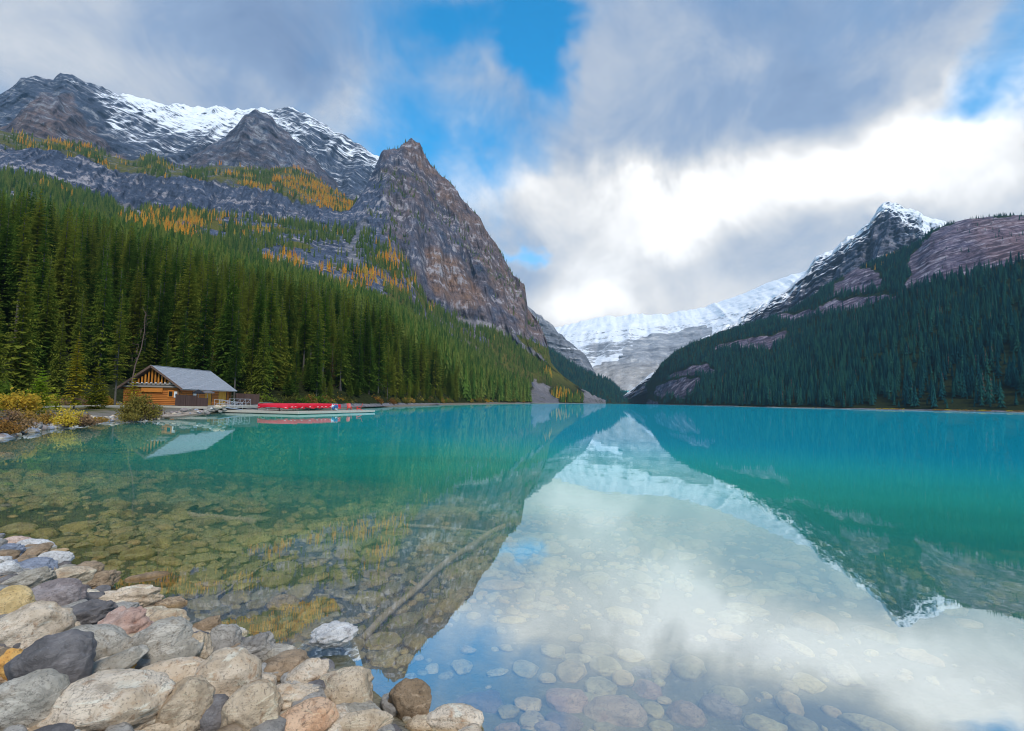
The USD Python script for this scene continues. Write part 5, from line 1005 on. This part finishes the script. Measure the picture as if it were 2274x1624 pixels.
rack = thing("canoe_rack", "low wooden rack carrying the row of upturned canoes", "rack", D(4.6, 1, .36))
for a in (3.2, 5.9):
    mesh("rail", cat_([dbox(a - .06, a + .06, .5, 12.2, .64, .74)]).apply_translation(C0 - D(4.6, 1, .36)), M_GREYBEAM, rack)
    for b in (.7, 3.4, 6.2, 9.0, 11.9): mesh("leg", dbox(a - .05, a + .05, b - .05, b + .05, -.30 if b > 4.2 and a > 3.1 else .365, .638).apply_translation(C0 - D(4.6, 1, .36)), M_GREYBEAM, rack)

# gangway and railings
gw = thing("gangway", "grey blue gangway sloping from the deck down to the dock", "gangway", (-39.8, 70.5, .8))
ga, gb = np.array([-39.9, 70.4, .82]), D(11.4, 2.0, .40)
mesh("ramp", bar(ga - [-39.8, 70.5, .8], gb - [-39.8, 70.5, .8], 1.5, .10), M_RAMP, gw)
def railing(label, a, b, h=.95, n=3):
    a, b = np.array(a, float), np.array(b, float); t = thing("railing", label, "railing", a); d = b - a
    mesh("top_rail", bar((0, 0, h), d + [0, 0, h], .024, sides=6), M_ALU, t); mesh("mid_rail", bar((0, 0, h * .5), d + [0, 0, h * .5], .018, sides=6), M_ALU, t)
    for k in range(n + 1): mesh("post", bar(d * k / n, d * k / n + [0, 0, h], .026, sides=6), M_ALU, t)
    for k in range(n):
        p, q = d * k / n, d * (k + 1) / n; mesh("brace", bar(p, q + [0, 0, h], .016, sides=5), M_ALU, t)
sd = np.cross((gb - ga) / np.linalg.norm(gb - ga), [0, 0, 1.0])
railing("aluminium railing along the near side of the gangway", ga + sd * .78, gb + sd * .78); railing("aluminium railing along the far side of the gangway", ga - sd * .78, gb - sd * .78)
railing("aluminium railing on the deck edge beside the yellow door", (-39.95, 73.5, BZ), (-39.95, 79.5, BZ), 1.0, 4); railing("braced aluminium railing at the left end of the dock", D(9.6, 3.6, .37), D(6.9, 3.9, .37), 1.0, 2)

# chairs and vests on the dock's far arm
def deck_chair(label, p, rz):
    t = thing("deck_chair", label, "chair", p, rz)
    for k in range(5): mesh("back_slat", bar((-.20 + k * .10, .30, .30), (-.26 + k * .13, .62, 1.02 + .05 * (2 - abs(k - 2))), .085, .02), M_CHAIR, t)
    for k in range(4): mesh("seat_slat", box(-.27, .27, -.22 + k * .13, -.11 + k * .13, .37 - .03 * k, .395 - .03 * k), M_CHAIR, t)
    for s in (-1, 1):
        mesh("arm", box(s * .33 - .06, s * .33 + .06, -.34, .42, .57, .60), M_CHAIR, t); mesh("front_leg", box(s * .30 - .025, s * .30 + .025, -.27, -.17, 0, .567), M_CHAIR, t); mesh("rear_leg", bar((s * .285, -.2, .34), (s * .285, .55, .02), .03, .10), M_CHAIR, t)
deck_chair("red slatted chair at the far end of the dock", D(.9, 15.2, .37), math.radians(-70)); deck_chair("red slatted chair just left of the other on the dock", D(2.2, 14.6, .37), math.radians(30))
vv = thing("life_vest_rack", "heap of blue and white life vests on a stand on the dock", "life vests", D(.9, 9.0, .37))
mesh("stand", cat_([bar((-.4, 0, 0), (-.4, 0, 1.0), .03, sides=6), bar((.4, 0, 0), (.4, 0, 1.0), .03, sides=6), bar((-.45, 0, .98), (.45, 0, .98), .03, sides=6)]), M_ALU, vv)
for k in range(6):
    q, f_ = rock_shape(60 + k, .17, .13, .30, .3, 2, .14); mesh("vest", (q + [(-.36 + .145 * k), .06 * (-1) ** k, .62 - .25 * (k % 3 == 1)], f_), M_BLUECLOTH if k % 2 else M_PALECLOTH, vv, smooth=True)

# ------------------------------------------------------------------ bank of the bay: rocks, driftwood, shrubs
rng = np.random.default_rng(31)
bank = []
for k in range(190):
    u = rng.random(); s = 16 + u * 5.5
    px = rng.uniform(-10, 262); py = np.interp(px, [0, 60, 130, 190, 235, 300], [978, 962, 948, 940, 936, 933]) - rng.uniform(-2, 15) * np.interp(px, [0, 100, 250], [1, 1, .6])
    p = ground_hit(px, py); sz = rng.uniform(.20, .50) * np.interp(px, [0, 120, 262], [1, 1, .5])
    bank.append((p, sz))
WHERE = "stone of the rocky bank between the shrubs and the bay"
BK = []
for k in range(6):
    p = proto_class(f"bank_stone_{k:03d}"); mesh("stone", rock_shape(2200 + k, 1, .8, .55, .5, 3, .11), ST[["blue", "grey", "pale", "white", "purple", "grey"][k]], p, smooth=True); BK.append(p.GetPath())
BN = ["slate blue", "grey", "pale tan", "white", "brownish", "grey"]
for k, (p, s) in enumerate(bank): kq = int(rng.integers(0, 6)); copy_of(BK[kq], "bank_stone", f"{BN[kq]} stone in the rocky bank between the left shrubs and the bay", "rock", p + [0, 0, s * .2], rng.uniform(0, 6.28), f"{BN[kq]} stones of the bank at the left of the bay", s)
for k in range(60):
    px = rng.uniform(290, 500); py = np.interp(px, [290, 330, 400, 470, 500], [934, 934, 924, 917, 913]) - rng.uniform(-1, 12); p = ground_hit(px, py); s = rng.uniform(.12, .38)
    kq = int(rng.integers(0, 6)); copy_of(BK[kq], "bank_stone", f"small {BN[kq]} stone on the shore below the boathouse deck", "rock", p + [0, 0, s * .2], rng.uniform(0, 6.28), f"small {BN[kq]} stones on the shore below the deck", s)
DL = ["long pale driftwood log on the shore below the deck", "grey driftwood log lying across the stones below the left deck end", "short driftwood log under the fence", "driftwood log at the waterline left of the deck", "bleached driftwood pole among the stones below the boathouse"]
for k, (a, b) in enumerate([((352, 931), (436, 922)), ((388, 921), (450, 918)), ((430, 917), (478, 915)), ((296, 931), (352, 933)), ((360, 925), (412, 915))]):
    pa, pb = ground_hit(*a), ground_hit(*b); pa[2] = max(pa[2], .05) + .1; pb[2] = max(pb[2], .05) + .12; t = thing("driftwood_log", DL[k], "log", pa); d = pb - pa
    mesh("stem", taper_tube([d * u + [0, 0, .04 * math.sin(u * 9)] for u in np.linspace(0, 1, 7)], np.linspace(.16, .10, 7), 8), M_DEADWOOD, t, smooth=True); mesh("branch_stub", bar(d * .6, d * .6 + [.1, -.1, .35], .04, sides=5), M_DEADWOOD, t)

def shrub_mesh(seed, R, Hh, n, leaf, twigs=16, flat=.8):
    rg = np.random.default_rng(seed); V, F, tw = [], [], []
    tips = []
    for k in range(twigs):
        a = rg.uniform(0, 6.28); rr = R * math.sqrt(rg.random()); h = Hh * (1 - .55 * (rr / R) ** 2) * rg.uniform(.7, 1.1); tip = np.array([rr * math.cos(a), rr * math.sin(a), h]); tips.append(tip)
        tw.append(taper_tube([tip * [.12, .12, 0], tip * [.5, .5, .55], tip], [.03 * R, .018 * R, .006 * R], 4))
    tips = np.array(tips); cl = rg.integers(0, twigs, n); u = rg.uniform(.30, 1.0, n) ** .7
    c = tips[cl] * np.column_stack([u, u, u]) + rg.normal(0, .15, (n, 3)) * [R, R, Hh * .7]; c[:, 2] = np.abs(c[:, 2])
    a = rg.normal(size=(n, 3)); a /= np.linalg.norm(a, axis=1, keepdims=True); b = np.cross(a, rg.normal(size=(n, 3))); b /= np.linalg.norm(b, axis=1, keepdims=True); s = leaf * rg.uniform(.6, 1.4, n)[:, None]
    V = np.stack([c - a * s, c + b * s * .6, c + a * s, c - b * s * .6], 1).reshape(-1, 3); i = np.arange(n) * 4
    return (V, np.vstack([np.stack([i, i + 1, i + 2], 1), np.stack([i, i + 2, i + 3], 1)])), cat_(tw)
SHL = {"gold": leaf_material("golden_shrub_leaves_look", (.34, .17, .03), (.60, .37, .03), (.66, .50, .06), .3, 2.6), "rust": leaf_material("russet_shrub_leaves_look", (.16, .075, .025), (.30, .15, .04), (.36, .22, .05), .25, 2.0), "olive": leaf_material("olive_shrub_leaves_look", (.07, .075, .018), (.16, .15, .03), (.22, .17, .04), .25, 2.0), "twig": leaf_material("bare_shrub_twigs_look", (.10, .06, .05), (.20, .12, .09), (.26, .16, .08), .1, 2.0), "green": leaf_material("green_shrub_leaves_look", (.06, .10, .015), (.13, .19, .02), (.20, .22, .03), .3, 2.0)}
def shrub(label, px, py, r, R, Hh, kind, n=1400, leaf=.07, seed=0, name="shrub", group=None):
    R, Hh = R * .62, Hh * .72
    p = at_range(float(px), float(py), r); p[2] = max(.15, float(ground_z(p[0], p[1]))) - .08; t = thing(name, label, "shrub", p, 0, group); lv, tw = shrub_mesh(seed + int(px * 7 + py), R, Hh, n, leaf); mesh("foliage", lv, SHL[kind], t); mesh("stem", tw, M_BARK, t)
shrub("big golden bush at the left edge behind the rocky bank", 46, 905, 48, 2.2, 2.8, "gold", 2600, .09)
shrub("russet thorny shrub below the golden bush at the left edge", 58, 928, 43, 1.3, 1.3, "rust", 2000, .06); shrub("russet brown shrub cut by the left edge", 0, 940, 36, 1.5, 1.3, "rust", 1800, .05)
shrub("dark russet shrub left of the rocky bank's top", 20, 930, 38, 1.8, 1.6, "twig", 1800, .06); shrub("russet low shrub beneath the young pine", 105, 925, 44, 1.5, 1.3, "rust", 1500, .06)
shrub("orange brown shrub in front of the boardwalk's left end", 150, 928, 44, 1.7, 1.7, "gold", 1700, .055); shrub("grey twiggy shrub right of the orange brown one", 184, 928, 44, 1.5, 1.1, "twig", 1700, .06); shrub("low russet shrub between the boardwalk and the stones", 222, 926, 50, 1.1, .6, "rust", 1000, .05)
shrub("big dark olive bush in front of the boathouse gable", 312, 925, 53, 2.3, 2.9, "olive", 3400, .075); shrub("grey brown bush right of the small olive pine", 330, 927, 54, 1.7, 2.0, "twig", 1800, .07); shrub("yellow olive low bush at the foot of the gable bush", 290, 930, 51, 1.5, 1.0, "olive", 1300, .06)
shrub("bright green bush at the left edge behind the golden bush", 8, 885, 56, 2.2, 3.2, "green", 2400, .09)
for k in range(46):
    px = rng.uniform(-20, 275); py = rng.uniform(894, 908); kd = ["gold", "rust", "olive", "twig", "gold", "green"][int(rng.integers(0, 6))]
    shrub({"gold": "yellow autumn shrub behind the boardwalk", "rust": "russet autumn shrub behind the boardwalk", "olive": "olive shrub behind the boardwalk", "twig": "bare twiggy shrub behind the boardwalk", "green": "green shrub behind the boardwalk"}[kd], px, py, float(np.interp(px, [79, 347], [68, 83])) + rng.uniform(2.5, 15), rng.uniform(1.0, 2.0), rng.uniform(.9, 2.0), kd, 900, .08, k, "shrub", {"gold": "yellow shrubs behind the boardwalk", "rust": "russet shrubs behind the boardwalk", "olive": "olive shrubs behind the boardwalk", "twig": "twiggy shrubs behind the boardwalk", "green": "green shrubs behind the boardwalk"}[kd])
# undergrowth along the far shore of the wood, golden grass at the water's edge
KC = ["golden", "russet", "dark olive", "green", "olive"]; SB = []
for k, kd in enumerate(["gold", "rust", "olive", "green", "olive"]):
    p = proto_class(f"shore_shrub_{k:03d}"); lv, tw = shrub_mesh(4000 + k, 1.3, 1.5, 700, .10); mesh("foliage", lv, SHL[kd], p); mesh("stem", tw, M_BARK, p); SB.append(p.GetPath())
sp = [(x, r) for x, r in zip(rng.uniform(530, 1190, 150), rng.uniform(0, 1, 150))]
for x, u in sp:
    r = np.interp(x, [530, 700, 837, 972, 1180], [98, 110, 143, 236, 602]) * (1.0 + .10 * u); p = at_range(x, 890.0, r); p[2] = max(.3, float(ground_z(p[0], p[1])))
    if shore_dist(p[0], p[1]) > -1: continue
    s = rng.uniform(.7, 1.7) * np.interp(r, [100, 600], [1, 2.0]); kq = int(rng.integers(0, 5)); copy_of(SB[kq], "shore_shrub", f"{KC[kq]} shrub at the edge of the wood on the left shore", "shrub", p - [0, 0, .1], rng.uniform(0, 6.28), f"{KC[kq]} shrubs along the edge of the wood", s)

gs = []
for k in range(420):
    x = rng.uniform(1800, 2300); r = np.interp(x, [1703, 1900, 2100, 2274, 2583], [782, 674, 627, 605, 562]) * 1.004; w_ = np.clip((x - 1800) / 250, 0, 1) * (meshkit.noise(np.array([x / 60, 0, 0]), 3) > .42)
    if rng.random() > w_: continue
    p = at_range(x, 890.0, r); p[2] = .3; q, f_ = shrub_mesh(7000 + k % 9, 1.6, 1.3, 40, .35)[0]; gs.append(trimesh.Trimesh(q + p, f_, process=False))
mesh("shore_grass", cat_(gs), SHL["gold"], kind="stuff", label="golden autumn brush in a thin line along the right shore")
# ------------------------------------------------------------------ air
g = Graph()
hz = g.build("haze_look", volume=g("principled_volume", color=(.52, .78, 1.0), density=5.0e-5, anisotropy=0.0))
mesh("haze", box(-5600, 5600, -5600, 5600, -15.2, 1500), hz, kind="stuff", label="thin blue mountain air over the lake")
